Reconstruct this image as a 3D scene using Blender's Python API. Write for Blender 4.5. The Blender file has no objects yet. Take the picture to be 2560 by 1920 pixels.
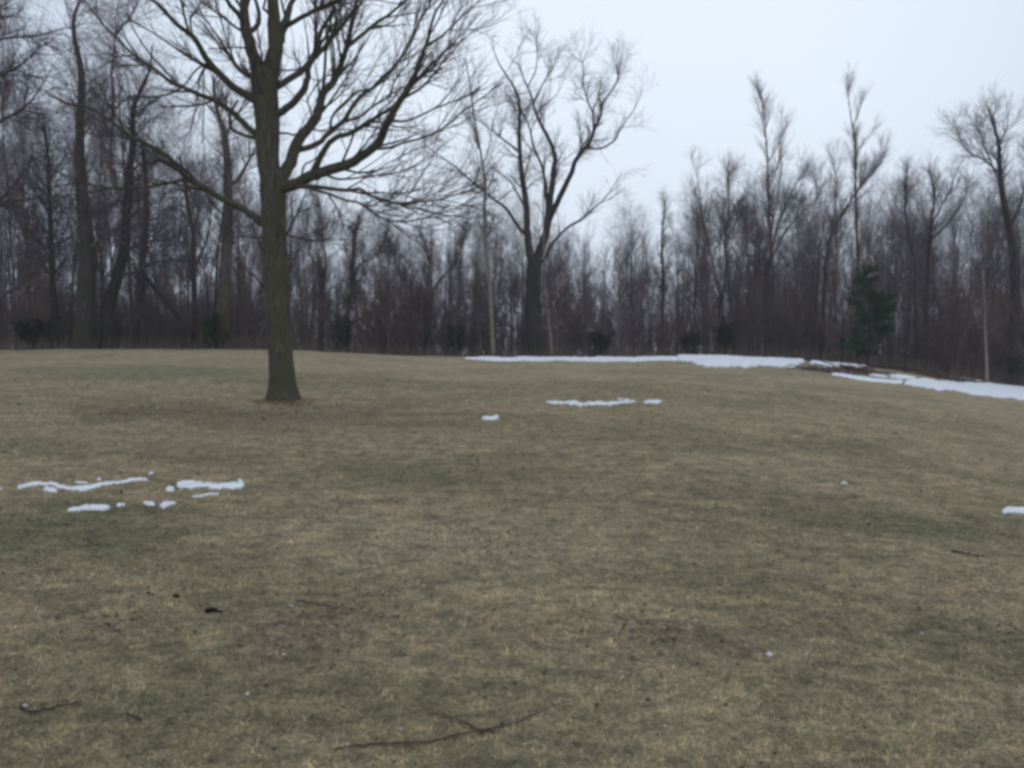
import bpy, math
import numpy as np
S = bpy.context.scene
COL = S.collection
PI = math.pi

# ------------------------------------------------------------------ camera
FPX = 2217.0                       # focal length in pixels of a 2560 px wide frame
EYE = 1.55
PITCH = math.radians(1.9)
cd = bpy.data.cameras.new('camera')
cd.sensor_width = 36.0
cd.lens = FPX / 2560 * 36
cd.clip_start = 0.05
cd.clip_end = 3000
cam = bpy.data.objects.new('camera', cd)
COL.objects.link(cam)
cam.location = (0, 0, EYE)
cam.rotation_euler = (PI / 2 - PITCH, 0, 0)
S.camera = cam
S.cycles.pixel_filter_type = 'BLACKMAN_HARRIS'
S.cycles.filter_width = 3.4
S.cycles.max_bounces = 6
S.cycles.diffuse_bounces = 3
S.cycles.transparent_max_bounces = 8

# ------------------------------------------------------------------ world: dusk overcast
SUN_EL, SUN_ROT = math.radians(12), math.radians(160)
W = bpy.data.worlds.new('World')
S.world = W
W.use_nodes = True
nt = W.node_tree
nt.nodes.clear()
N = nt.nodes.new
out = N('ShaderNodeOutputWorld')
bg = N('ShaderNodeBackground')
sky = N('ShaderNodeTexSky')
sky.sky_type = 'NISHITA'
sky.sun_disc = False
sky.sun_elevation = SUN_EL
sky.sun_rotation = SUN_ROT
sky.dust_density = 3.0
tc = N('ShaderNodeTexCoord')
def dirdot(v):
    d = N('ShaderNodeVectorMath'); d.operation = 'DOT_PRODUCT'
    nt.links.new(tc.outputs['Generated'], d.inputs[0])
    v = np.array(v, float); v /= np.linalg.norm(v)
    d.inputs[1].default_value = tuple(v)
    return d
dd = dirdot((0.10, 1.0, 0.36))
mr = N('ShaderNodeMapRange'); mr.interpolation_type = 'SMOOTHSTEP'
mr.inputs['From Min'].default_value = 0.80; mr.inputs['From Max'].default_value = 1.0
nt.links.new(dd.outputs['Value'], mr.inputs['Value'])
cn = N('ShaderNodeTexNoise'); cn.inputs['Scale'].default_value = 2.2; cn.inputs['Detail'].default_value = 3
nt.links.new(tc.outputs['Generated'], cn.inputs['Vector'])
cm = N('ShaderNodeMath'); cm.operation = 'MULTIPLY_ADD'
cm.inputs[1].default_value = 0.25; cm.inputs[2].default_value = -0.125
nt.links.new(cn.outputs['Fac'], cm.inputs[0])
ca = N('ShaderNodeMath'); ca.operation = 'ADD'; ca.use_clamp = True
nt.links.new(mr.outputs['Result'], ca.inputs[0]); nt.links.new(cm.outputs[0], ca.inputs[1])
ramp = N('ShaderNodeMix'); ramp.data_type = 'RGBA'
ramp.inputs['A'].default_value = (0.60, 0.69, 0.82, 1)
ramp.inputs['B'].default_value = (0.87, 0.955, 1.07, 1)
nt.links.new(ca.outputs[0], ramp.inputs['Factor'])
sc_ = N('ShaderNodeVectorMath'); sc_.operation = 'SCALE'; sc_.inputs['Scale'].default_value = 0.07
nt.links.new(sky.outputs['Color'], sc_.inputs[0])
mx = N('ShaderNodeMix'); mx.data_type = 'RGBA'; mx.inputs['Factor'].default_value = 0.92
nt.links.new(sc_.outputs['Vector'], mx.inputs['A']); nt.links.new(ramp.outputs['Result'], mx.inputs['B'])
nt.links.new(mx.outputs['Result'], bg.inputs['Color'])
bg.inputs['Strength'].default_value = 1.08
nt.links.new(bg.outputs['Background'], out.inputs['Surface'])
sl = bpy.data.lights.new('sun', 'SUN')
sl.energy = 0.3
sl.angle = math.radians(40)
sl.color = (1.0, 0.95, 0.9)
so = bpy.data.objects.new('sun', sl)
COL.objects.link(so)
so.rotation_euler = (math.radians(50), 0, -SUN_ROT + PI)
S.view_settings.view_transform = 'Standard'
S.view_settings.look = 'None'
S.view_settings.exposure = 0.0
S.view_settings.gamma = 1.0

# ------------------------------------------------------------------ pixel helpers (crops of the photograph that were measured)
CROP = {'S': (0, 0, 1.0), 'D': (0, 0, 2560 / 2212), 'A': (0, 0, 700 / 2074), 'B': (500, 0, 700 / 2074),
        'C': (1000, 0, 700 / 2074), 'R': (1600, 0, 960 / 2212), 'E': (0, 450, 700 / 2074), 'F': (600, 450, 700 / 2074),
        'G': (1150, 450, 700 / 2074), 'H': (1800, 550, 760 / 2212), 'L': (0, 1150, 660 / 2212), 'M': (1140, 950, 560 / 2212),
        'P': (0, 1100, 800 / 1619), 'Q': (700, 1100, 1000 / 2023), 'U': (1700, 1000, 860 / 1783)}
def src(c, x, y):
    o = CROP[c]
    return o[0] + x * o[2], o[1] + y * o[2]
CP, SP = math.cos(PITCH), math.sin(PITCH)
def ray(sx, sy):
    u = (sx - 1280) / FPX; v = (960 - sy) / FPX
    d = np.array([u, CP + v * SP, v * CP - SP])
    return d / d[1]
def unproj(sx, sy, dep):
    return np.array([0, 0, EYE]) + ray(sx, sy) * dep
def proj(p):
    x, y, z = p[0], p[1], p[2] - EYE
    f = y * CP - z * SP; v = y * SP + z * CP
    return 1280 + FPX * x / f, 960 - FPX * v / f

# ------------------------------------------------------------------ terrain
UK = (np.array([-600, 0, 300, 600, 1000, 1300, 1600, 1850, 2212, 2800]) - 1106) / 1916.0
DK = np.array([3, 8, 16, 24, 30, 34, 38, 46, 60, 100, 200], float)
ZT = np.array([
    [0, .40, 1.00, 1.50, 1.80, 1.82, 1.75, 1.5, 1.3, 1.0, 1.0],
    [0, .30, .86, 1.38, 1.72, 1.72, 1.62, 1.4, 1.2, 1.0, 1.0],
    [0, .25, .82, 1.38, 1.78, 1.76, 1.65, 1.4, 1.2, 1.0, 1.0],
    [0, .22, .73, 1.33, 1.74, 1.72, 1.60, 1.3, 1.1, 0.9, 0.9],
    [0, .20, .70, 1.17, 1.42, 1.45, 1.38, 1.2, 1.0, 0.8, 0.8],
    [0, .20, .70, 1.12, 1.33, 1.46, 1.42, 1.2, 1.0, 0.7, 0.7],
    [0, .17, .60, 0.99, 1.28, 1.50, 1.48, 1.3, 0.9, 0.6, 0.6],
    [0, .10, .38, 0.72, 1.00, 1.18, 1.20, 1.0, 0.7, 0.4, 0.4],
    [0, .00, .00, 0.00, 0.02, 0.16, 0.26, 0.2, 0.0, 0.0, 0.0],
    [0, -.1, -.3, -.45, -.5, -.4, -.35, -.4, -.5, -.5, -.5]])
def _build_table():
    uu = np.linspace(UK[0], UK[-1], 181)
    ld = np.linspace(math.log(2.0), math.log(200), 241)
    T = np.array([np.interp(ld, np.log(DK), r) for r in ZT])
    T = np.array([np.interp(uu, UK, T[:, j]) for j in range(T.shape[1])]).T
    def blur(a, ax, s):
        k = np.exp(-0.5 * (np.arange(-3 * s, 3 * s + 1) / s) ** 2); k /= k.sum()
        pad = [(0, 0), (0, 0)]; pad[ax] = (3 * s, 3 * s)
        b = np.pad(a, pad, mode='edge')
        return np.apply_along_axis(lambda m: np.convolve(m, k, 'valid'), ax, b)
    return uu, ld, blur(blur(T, 0, 5), 1, 3)
TU, TL, TZ = _build_table()
def hz(x, y):
    x = np.asarray(x, float); y = np.asarray(y, float)
    d = np.maximum(np.maximum(y, np.abs(x) / 0.95), 2.0)
    u = np.clip(x / d, TU[0], TU[-1] - 1e-6)
    l = np.clip(np.log(d), TL[0], TL[-1] - 1e-6)
    fu = (u - TU[0]) / (TU[1] - TU[0]); fl = (l - TL[0]) / (TL[1] - TL[0])
    i = np.minimum(fu.astype(int), len(TU) - 2); j = np.minimum(fl.astype(int), len(TL) - 2)
    a = fu - i; b = fl - j
    z = (TZ[i, j] * (1 - a) * (1 - b) + TZ[i + 1, j] * a * (1 - b) + TZ[i, j + 1] * (1 - a) * b + TZ[i + 1, j + 1] * a * b)
    k = np.clip(d / 12, 0.25, 1.0)
    z = z + k * (0.018 * np.sin(x * 0.9 + 1.3 * np.sin(y * 0.31)) * np.sin(y * 0.7 + 0.6 * np.sin(x * 0.5) + 1)
                 + 0.012 * np.sin(x * 1.9 + y * 0.8) * np.sin(y * 1.7 - x * 0.6 + 2))
    return z
def hit(sx, sy, far=36.0):
    """distance at which the sight line through a photo pixel meets the ground"""
    r = ray(sx, sy)
    d = np.exp(np.linspace(math.log(2.2), math.log(far), 3000))
    g = (EYE + r[2] * d) - hz(r[0] * d, d)
    k = np.nonzero(g < 0)[0]
    return float(d[k[0]]) if len(k) else far
def on_ground(c, x, y, far=36.0):
    sx, sy = src(c, x, y)
    d = hit(sx, sy, far)
    r = ray(sx, sy)
    return np.array([r[0] * d, d, float(hz(r[0] * d, d))])

# ------------------------------------------------------------------ object helpers
def tag(o, label=None, cat=None, group=None, kind=None):
    if label: o['label'] = label
    if cat: o['category'] = cat
    if group: o['group'] = group
    if kind: o['kind'] = kind
    return o
def link(name, me, mat=None, parent=None):
    o = bpy.data.objects.new(name, me)
    COL.objects.link(o)
    if mat is not None and me is not None and not me.materials: me.materials.append(mat)
    if parent: o.parent = parent
    return o
def empty(name, loc=(0, 0, 0)):
    o = bpy.data.objects.new(name, None)
    o.empty_display_size = 0.3
    COL.objects.link(o)
    o.location = loc
    return o
def mesh_np(name, V, Q, smooth=True, T=None):
    """quads Q (n,4) and/or triangles T (m,3)"""
    me = bpy.data.meshes.new(name)
    V = np.asarray(V, np.float32)
    me.vertices.add(len(V)); me.vertices.foreach_set('co', V.ravel())
    lo, st, tot, n = [], [], [], 0
    if Q is not None and len(Q):
        Q = np.asarray(Q, np.int32); lo.append(Q.ravel()); st.append(np.arange(len(Q)) * 4); n = len(Q) * 4
    if T is not None and len(T):
        T = np.asarray(T, np.int32); lo.append(T.ravel()); st.append(n + np.arange(len(T)) * 3)
    lo = np.concatenate(lo); st = np.concatenate(st).astype(np.int32)
    me.loops.add(len(lo)); me.loops.foreach_set('vertex_index', lo)
    me.polygons.add(len(st)); me.polygons.foreach_set('loop_start', st)
    me.update(calc_edges=True)
    me.polygons.foreach_set('use_smooth', np.full(len(st), smooth, bool))
    me.validate()
    return me
class Geo:
    def __init__(s): s.V = []; s.Q = []; s.T = []; s.n = 0
    def add(s, V, Q=None, T=None):
        if Q is not None: s.Q.append(np.asarray(Q) + s.n)
        if T is not None: s.T.append(np.asarray(T) + s.n)
        s.V.append(V); s.n += len(V)
    def tubes(s, P, R, sides, lump=0.0, rng=None):
        """P (N,n,3) polylines, R (N,n) radii"""
        P = np.asarray(P, float); R = np.asarray(R, float)
        Nn, n = R.shape
        T = np.gradient(P, axis=1)
        T /= np.linalg.norm(T, axis=2, keepdims=True) + 1e-9
        m = P[:, -1] - P[:, 0]
        ref = np.where((np.abs(m[:, 2]) > 0.7 * np.linalg.norm(m, axis=1))[:, None], np.array([1., 0.1, 0]), np.array([0.05, 0.1, 1.]))
        ref = np.repeat(ref[:, None], n, 1)
        A = np.cross(T, ref); A /= np.linalg.norm(A, axis=2, keepdims=True) + 1e-9
        B = np.cross(T, A)
        th = np.arange(sides) * 2 * PI / sides
        RR = R[:, :, None] * np.ones(sides)
        if lump and rng is not None:
            RR = RR * (1 + lump * rng.normal(size=RR.shape))
        V = P[:, :, None] + RR[..., None] * (A[:, :, None] * np.cos(th)[None, None, :, None] + B[:, :, None] * np.sin(th)[None, None, :, None])
        V = V.reshape(-1, 3)
        i = np.arange(Nn)[:, None, None] * n * sides + np.arange(n - 1)[None, :, None] * sides
        k = np.arange(sides)[None, None, :]; k2 = (k + 1) % sides
        Q = np.stack([i + k, i + k2, i + sides + k2, i + sides + k], -1).reshape(-1, 4)
        s.add(V, Q)
    def mesh(s, name, smooth=True):
        return mesh_np(name, np.concatenate(s.V), np.concatenate(s.Q) if s.Q else None, smooth, np.concatenate(s.T) if s.T else None)
def resample(pts, vals, n, smooth=True):
    pts = np.asarray(pts, float); vals = np.asarray(vals, float)
    if smooth and len(pts) > 2:                         # one Chaikin-like Catmull-Rom pass
        q = np.vstack([2 * pts[0] - pts[1], pts, 2 * pts[-1] - pts[-2]])
        o, ov = [], []
        for i in range(len(pts) - 1):
            p0, p1, p2, p3 = q[i:i + 4]
            for t in (0, .25, .5, .75):
                o.append(0.5 * (2 * p1 + (p2 - p0) * t + (2 * p0 - 5 * p1 + 4 * p2 - p3) * t * t + (3 * p1 - p0 - 3 * p2 + p3) * t ** 3))
                ov.append(vals[i] * (1 - t) + vals[i + 1] * t)
        o.append(pts[-1]); ov.append(vals[-1])
        pts, vals = np.array(o), np.array(ov)
    s = np.concatenate([[0], np.cumsum(np.linalg.norm(np.diff(pts, axis=0), axis=1))])
    t = np.linspace(0, s[-1], n)
    return np.stack([np.interp(t, s, pts[:, k]) for k in range(3)], 1), np.interp(t, s, vals)

def spawn(rng, P, R, M, t0, t1, ang, lmin, lmax, n, up, wob, rr=0.6, tip=0.0015, rmax=1.0, tfall=0.5, spread=0.25):
    """M side shoots along the polylines P: every step vectorised"""
    Nn, n0 = R.shape
    L = np.linalg.norm(np.diff(P, axis=1), axis=2).sum(1)
    par = rng.choice(Nn, M, p=L / L.sum())
    t = rng.uniform(t0, t1, M)
    f = t * (n0 - 1); i = np.minimum(f.astype(int), n0 - 2); a = (f - i)[:, None]
    base = P[par, i] * (1 - a) + P[par, i + 1] * a
    T = P[par, i + 1] - P[par, i]; T /= np.linalg.norm(T, axis=1, keepdims=True) + 1e-9
    rb = R[par, i] * (1 - a[:, 0]) + R[par, i + 1] * a[:, 0]
    w = rng.normal(size=(M, 3)); w -= (w * T).sum(1, keepdims=True) * T; w /= np.linalg.norm(w, axis=1, keepdims=True) + 1e-9
    an = ang * (1 + spread * rng.normal(size=M))
    D = np.cos(an)[:, None] * T + np.sin(an)[:, None] * w
    Ls = rng.uniform(lmin, lmax, M) * (1 - tfall * t)
    step = (Ls / (n - 1))[:, None]
    pts = [base]; p = base
    for k in range(n - 1):
        D = D + wob * rng.normal(size=(M, 3)) + np.array([0, 0, up])
        D /= np.linalg.norm(D, axis=1, keepdims=True)
        p = p + D * step
        pts.append(p)
    Pn = np.stack(pts, 1)
    r0 = np.minimum(np.minimum(rb * rr, Ls * 0.022 + tip), rmax)
    s = np.linspace(0, 1, n)
    Rn = np.maximum(r0[:, None] * (1 - s) ** 0.8 + tip * s, tip * 0.8)
    return Pn, Rn

# ------------------------------------------------------------------ materials
def new_mat(name, rough=0.9):
    m = bpy.data.materials.new(name); m.use_nodes = True
    b = m.node_tree.nodes['Principled BSDF']
    b.inputs['Roughness'].default_value = rough
    b.inputs['Specular IOR Level'].default_value = 0.15
    return m, m.node_tree, b
def noise(nt, scale, detail=4, rough=0.55, coord='Object', stretch=None, w=None):
    tcn = nt.nodes.new('ShaderNodeTexCoord')
    mp = nt.nodes.new('ShaderNodeMapping')
    nt.links.new(tcn.outputs[coord], mp.inputs['Vector'])
    if stretch: mp.inputs['Scale'].default_value = stretch
    if w: mp.inputs['Location'].default_value = w
    t = nt.nodes.new('ShaderNodeTexNoise')
    t.inputs['Scale'].default_value = scale; t.inputs['Detail'].default_value = detail; t.inputs['Roughness'].default_value = rough
    nt.links.new(mp.outputs['Vector'], t.inputs['Vector'])
    return t.outputs['Fac']
def rampn(nt, fac, stops):
    r = nt.nodes.new('ShaderNodeValToRGB')
    e = r.color_ramp.elements
    while len(e) < len(stops): e.new(0.5)
    for k, (p, c) in enumerate(stops):
        e[k].position = p; e[k].color = (*c, 1) if len(c) == 3 else c
    nt.links.new(fac, r.inputs['Fac'])
    return r.outputs['Color']
def mixn(nt, fac, a, b, blend='MIX'):
    m = nt.nodes.new('ShaderNodeMix'); m.data_type = 'RGBA'; m.blend_type = blend
    for s, v in (('Factor', fac), ('A', a), ('B', b)):
        if isinstance(v, (int, float)): m.inputs[s].default_value = v
        elif isinstance(v, tuple): m.inputs[s].default_value = (*v, 1) if len(v) == 3 else v
        else: nt.links.new(v, m.inputs[s])
    return m.outputs['Result']
def bump(nt, b, h, strength, dist):
    n = nt.nodes.new('ShaderNodeBump'); n.inputs['Strength'].default_value = strength; n.inputs['Distance'].default_value = dist
    nt.links.new(h, n.inputs['Height']); nt.links.new(n.outputs['Normal'], b.inputs['Normal'])
def bark(name, dark, light, moss=None, stretch=(1, 1, 0.18), scale=14, tint=True):
    m, t, b = new_mat(name, 0.95)
    f = noise(t, scale, 6, 0.65, stretch=stretch)
    c = rampn(t, f, [(0.32, dark), (0.68, light)])
    if moss:
        g = noise(t, 2.2, 4, 0.6, w=(3, 1, 7))
        g = rampn(t, g, [(0.42, (0, 0, 0)), (0.62, (1, 1, 1))])
        c = mixn(t, g, c, moss)
    if tint:                                              # a little difference from tree to tree
        oi = t.nodes.new('ShaderNodeObjectInfo')
        tr = rampn(t, oi.outputs['Random'], [(0.0, (0.75, 0.72, 0.72)), (0.5, (1.0, 0.95, 0.95)), (1.0, (1.3, 1.22, 1.15))])
        c = mixn(t, 1.0, c, tr, 'MULTIPLY')
    t.links.new(c, b.inputs['Base Color'])
    bump(t, b, f, 0.9, 0.02)
    return m
M_MAPLE = bark('maple_bark', (0.026, 0.024, 0.018), (0.125, 0.112, 0.088), (0.070, 0.070, 0.038), scale=20, tint=False)
M_TRUNK = bark('grey_brown_bark', (0.024, 0.021, 0.020), (0.072, 0.061, 0.054), (0.036, 0.038, 0.025))
M_TAN = bark('tan_bark', (0.055, 0.047, 0.038), (0.135, 0.115, 0.095))
M_PALE = bark('pale_aspen_bark', (0.10, 0.09, 0.078), (0.26, 0.235, 0.205), stretch=(1, 1, 1.6), scale=5)
M_TWIG = bark('twig_bark', (0.060, 0.051, 0.058), (0.148, 0.123, 0.134), scale=3, stretch=(1, 1, 1))
M_BROWN = bark('reddish_twig_bark', (0.066, 0.047, 0.043), (0.165, 0.116, 0.102), scale=3, stretch=(1, 1, 1))
M_ROT = bark('dead_wood', (0.035, 0.030, 0.028), (0.110, 0.092, 0.082), scale=30, stretch=(1, 1, 1))

def spot(t, pos, rad, fac):
    """soft mask of one patch of turf, ragged by the noise fac"""
    tcn = t.nodes.new('ShaderNodeTexCoord'); mp = t.nodes.new('ShaderNodeMapping'); mp.vector_type = 'POINT'
    mp.inputs['Location'].default_value = (-pos[0] / rad[0], -pos[1] / rad[1], 0); mp.inputs['Scale'].default_value = (1 / rad[0], 1 / rad[1], 0)
    t.links.new(tcn.outputs['Object'], mp.inputs['Vector'])
    ln = t.nodes.new('ShaderNodeVectorMath'); ln.operation = 'LENGTH'; t.links.new(mp.outputs['Vector'], ln.inputs[0])
    ad = t.nodes.new('ShaderNodeMath'); ad.operation = 'MULTIPLY_ADD'; ad.inputs[1].default_value = 2.2
    t.links.new(fac, ad.inputs[0]); t.links.new(ln.outputs['Value'], ad.inputs[2])
    mr_ = t.nodes.new('ShaderNodeMapRange'); mr_.interpolation_type = 'SMOOTHSTEP'
    mr_.inputs['From Min'].default_value = 1.3; mr_.inputs['From Max'].default_value = 2.5; mr_.inputs['To Min'].default_value = 1; mr_.inputs['To Max'].default_value = 0
    t.links.new(ad.outputs[0], mr_.inputs['Value'])
    return mr_.outputs['Result']
def turf_colour(t):
    """colour of the thatchy winter lawn at a place on the ground"""
    big = noise(t, 0.22, 5, 0.6, stretch=(0.55, 1.0, 0.3), w=(3.1, 5.2, 0))
    mid = noise(t, 0.95, 5, 0.62, stretch=(0.7, 1.0, 0.3), w=(7.7, 2.2, 0))
    c = rampn(t, big, [(0.36, (0.270, 0.245, 0.150)), (0.47, (0.345, 0.295, 0.190)), (0.55, (0.430, 0.350, 0.235)), (0.66, (0.330, 0.285, 0.170))])
    m = rampn(t, mid, [(0.34, (0.225, 0.215, 0.140)), (0.47, (0.335, 0.288, 0.182)), (0.57, (0.480, 0.390, 0.270)), (0.70, (0.310, 0.235, 0.172))])
    c = mixn(t, 0.5, c, m)
    for (x_, y_), rad, col, k in (((150, 1140), (1.0, 1.1), (0.135, 0.150, 0.085), 0.65), ((1900, 1130), (1.5, 0.9), (0.150, 0.155, 0.090), 0.6), ((560, 900), (3.0, 1.5), (0.16, 0.13, 0.085), 0.6),
                                  ((2150, 1400), (0.45, 0.8), (0.15, 0.15, 0.10), 0.4), ((1100, 1180), (1.5, 1.2), (0.47, 0.40, 0.28), 0.6), ((1500, 1550), (0.7, 0.5), (0.46, 0.40, 0.26), 0.5), ((800, 1150), (1.0, 0.8), (0.45, 0.38, 0.27), 0.5), ((1250, 1300), (0.8, 0.5), (0.50, 0.43, 0.27), 0.5),
                                  ((1480, 1375), (0.35, 0.3), (0.19, 0.15, 0.13), 0.45), ((650, 1380), (0.35, 0.3), (0.22, 0.18, 0.155), 0.4), ((300, 800), (5, 2.0), (0.22, 0.215, 0.13), 0.6), ((1300, 830), (6, 1.6), (0.24, 0.235, 0.13), 0.45), ((900, 1020), (2.2, 0.9), (0.20, 0.185, 0.115), 0.45), ((1700, 960), (2.5, 1.0), (0.22, 0.19, 0.12), 0.45), ((1500, 1240), (0.9, 0.4), (0.22, 0.21, 0.125), 0.4)):
        p = on_ground('D', x_, y_)
        f = spot(t, p, rad, mid)
        mm = t.nodes.new('ShaderNodeMath'); mm.operation = 'MULTIPLY'; mm.inputs[1].default_value = k; t.links.new(f, mm.inputs[0])
        c = mixn(t, mm.outputs[0], c, col)
    fi = noise(t, 6.0, 5, 0.7, stretch=(0.8, 1.0, 0.3))
    c = mixn(t, 1.0, c, rampn(t, fi, [(0.30, (0.50, 0.53, 0.54)), (0.50, (0.98, 0.98, 0.98)), (0.70, (1.48, 1.42, 1.38))]), 'MULTIPLY')
    c = mixn(t, 1.0, c, (1.08, 1.03, 0.94), 'MULTIPLY')
    f2 = noise(t, 19.0, 4, 0.7)
    c = mixn(t, 1.0, c, rampn(t, f2, [(0.32, (0.62, 0.66, 0.62)), (0.50, (1.0, 1.0, 1.0)), (0.68, (1.36, 1.30, 1.26))]), 'MULTIPLY')
    return c
M_GROUND, t, b = new_mat('winter_turf', 1.0)
c = turf_colour(t)
c = mixn(t, 0.2, c, rampn(t, noise(t, 38, 4, 0.8), [(0.35, (0.05, 0.05, 0.03)), (0.65, (0.44, 0.38, 0.28))]))
t.links.new(c, b.inputs['Base Color'])
bump(t, b, noise(t, 26, 6, 0.75), 1.0, 0.05)
M_BLADE, t, b = new_mat('grass_blade', 0.8)
c = turf_colour(t)
at = t.nodes.new('ShaderNodeAttribute'); at.attribute_name = 'tint'
c = mixn(t, 1.0, c, at.outputs['Color'], 'MULTIPLY')
t.links.new(c, b.inputs['Base Color'])
M_LITTER, t, b = new_mat('leaf_litter', 1.0)
f = noise(t, 3.0, 6, 0.7)
t.links.new(rampn(t, f, [(0.3, (0.030, 0.024, 0.018)), (0.7, (0.105, 0.078, 0.055))]), b.inputs['Base Color'])
bump(t, b, f, 1.0, 0.08)
M_SNOW, t, b = new_mat('old_snow', 0.7)
f = noise(t, 6.0, 6, 0.7)
c = rampn(t, f, [(0.30, (0.64, 0.66, 0.70)), (0.5, (0.80, 0.81, 0.83)), (0.8, (0.86, 0.87, 0.88))])
sp = rampn(t, noise(t, 45, 3, 0.8), [(0.70, (0, 0, 0)), (0.78, (1, 1, 1))])
t.links.new(mixn(t, sp, c, (0.30, 0.27, 0.23)), b.inputs['Base Color'])
bump(t, b, noise(t, 14, 5, 0.6), 0.5, 0.03)
at = t.nodes.new('ShaderNodeAttribute'); at.attribute_name = 'edge'        # thin broken crust at the rim
ma = t.nodes.new('ShaderNodeMath'); ma.operation = 'MULTIPLY_ADD'; ma.inputs[1].default_value = 1.5
t.links.new(noise(t, 9, 5, 0.75), ma.inputs[0]); t.links.new(at.outputs['Fac'], ma.inputs[2])
mr_ = t.nodes.new('ShaderNodeMapRange'); mr_.inputs['From Min'].default_value = 0.90; mr_.inputs['From Max'].default_value = 1.45
t.links.new(ma.outputs[0], mr_.inputs['Value']); t.links.new(mr_.outputs['Result'], b.inputs['Alpha'])
M_NEEDLE, t, b = new_mat('pine_needles', 0.7)
f = noise(t, 2.5, 4, 0.6)
t.links.new(rampn(t, f, [(0.35, (0.022, 0.050, 0.016)), (0.65, (0.060, 0.108, 0.034))]), b.inputs['Base Color'])
M_BUSH, t, b = new_mat('dull_evergreen_leaves', 0.7)
f = noise(t, 3.5, 4, 0.6)
t.links.new(rampn(t, f, [(0.35, (0.016, 0.022, 0.014)), (0.65, (0.040, 0.048, 0.026))]), b.inputs['Base Color'])
M_WEED, t, b = new_mat('dry_weed', 0.9)
f = noise(t, 3.0, 4, 0.6)
t.links.new(rampn(t, f, [(0.35, (0.10, 0.08, 0.055)), (0.65, (0.24, 0.20, 0.145))]), b.inputs['Base Color'])
M_LEAF, t, b = new_mat('dead_leaf', 0.8)
at = t.nodes.new('ShaderNodeAttribute'); at.attribute_name = 'tint'
t.links.new(at.outputs['Color'], b.inputs['Base Color'])
M_STONE, t, b = new_mat('pale_stone', 0.8)
f = noise(t, 25.0, 4, 0.6)
t.links.new(rampn(t, f, [(0.35, (0.55, 0.50, 0.50)), (0.65, (0.80, 0.76, 0.76))]), b.inputs['Base Color'])
M_PINK, t, b = new_mat('dull_stone', 0.8)
t.links.new(rampn(t, noise(t, 25.0, 4, 0.6), [(0.35, (0.26, 0.20, 0.21)), (0.65, (0.42, 0.34, 0.35))]), b.inputs['Base Color'])
M_CLOD, t, b = new_mat('dark_soil', 1.0)
f = noise(t, 30.0, 4, 0.6)
t.links.new(rampn(t, f, [(0.35, (0.004, 0.004, 0.004)), (0.65, (0.016, 0.014, 0.012))]), b.inputs['Base Color'])
bump(t, b, f, 1.0, 0.01)

# ------------------------------------------------------------------ ground
def axis(lo, hi, c, fine, grow):
    def side(L):
        o, s, x = [], fine, 0
        while x < L:
            x += s; s *= grow; o.append(x)
        return np.array(o)
    return np.concatenate([c - side(c - lo)[::-1], [c], c + side(hi - c)])
gx = axis(-420, 420, 0, 0.12, 1.022); gy = axis(-60, 600, 4, 0.10, 1.018)
X, Y = np.meshgrid(gx, gy)
Z = hz(X, Y)
V = np.stack([X, Y, Z], -1).reshape(-1, 3)
nx, ny = len(gx), len(gy)
i = (np.arange(ny - 1)[:, None] * nx + np.arange(nx - 1)[None]).ravel()
ground = link('ground', mesh_np('ground', V, np.stack([i, i + 1, i + nx + 1, i + nx], 1)), M_GROUND)
tag(ground, kind='structure')
# leaf litter floor of the wood, a sheet a little over the ground
def edge_d(u):
    """where the wood begins, metres out, by bearing"""
    x = u * 1916 + 1106
    return np.interp(x, [-700, 0, 600, 1000, 1600, 1900, 2212, 2800], [31, 31.5, 33, 36.5, 36.5, 36, 36, 33])
uu = np.linspace(-0.95, 0.95, 240); tt = np.linspace(0, 1, 90) ** 1.6
U, Tt = np.meshgrid(uu, tt)
e = edge_d(U) + 0.9 * np.sin(U * 60) + 0.5 * np.sin(U * 141 + 1)
Dd = e + (260 - e) * Tt
V = np.stack([U * Dd, Dd, hz(U * Dd, Dd) + 0.02], -1)
V[0, :, 2] -= 0.06
i = (np.arange(89)[:, None] * 240 + np.arange(239)[None]).ravel()
fl = link('forest_floor', mesh_np('forest_floor', V.reshape(-1, 3), np.stack([i, i + 1, i + 241, i + 240], 1)), M_LITTER)
tag(fl, kind='structure')

# grass blades over the near lawn: one mass, uncountable
rng = np.random.default_rng(5)
NB = 420000
d = np.exp(rng.uniform(math.log(2.3), math.log(20), NB)); u = rng.uniform(-0.68, 0.68, NB)
x = u * d; y = d
sz = (d / 4.0) ** 0.45
mb = unproj(*src('F', 322, 1640), 15.6); ag = rng.uniform(0, 2 * PI, 9000); ar = 0.24 + np.abs(rng.normal(0, 0.16, 9000))   # longer tufts the mower misses round the trunk
x[-9000:] = mb[0] + np.cos(ag) * ar; y[-9000:] = mb[1] + np.sin(ag) * ar; sz[-9000:] = 2.0
ln = rng.uniform(0.018, 0.055, NB) * sz; wd = rng.uniform(0.0012, 0.0030, NB) * sz
az = rng.uniform(0, 2 * PI, NB); wd[-9000:] *= 0.6; el = np.abs(rng.normal(0.22, 0.28, NB)).clip(0.03, 1.2)
z = hz(x, y) - 0.003
dirv = np.stack([np.cos(az) * np.cos(el), np.sin(az) * np.cos(el), np.sin(el)], 1)
side = np.stack([-np.sin(az), np.cos(az), np.zeros(NB)], 1)
dirv[-9000:, 2] += 0.9; dirv /= np.linalg.norm(dirv, axis=1, keepdims=True)
p = np.stack([x, y, z], 1)
mid = p + dirv * (ln * 0.55)[:, None]
tipv = p + dirv * ln[:, None]; tipv[:, 2] -= ln * 0.22
V = np.stack([p - side * wd[:, None], p + side * wd[:, None], mid + side * wd[:, None] * 0.8, mid - side * wd[:, None] * 0.8, tipv], 1).reshape(-1, 3)
k = np.arange(NB)[:, None] * 5
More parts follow.
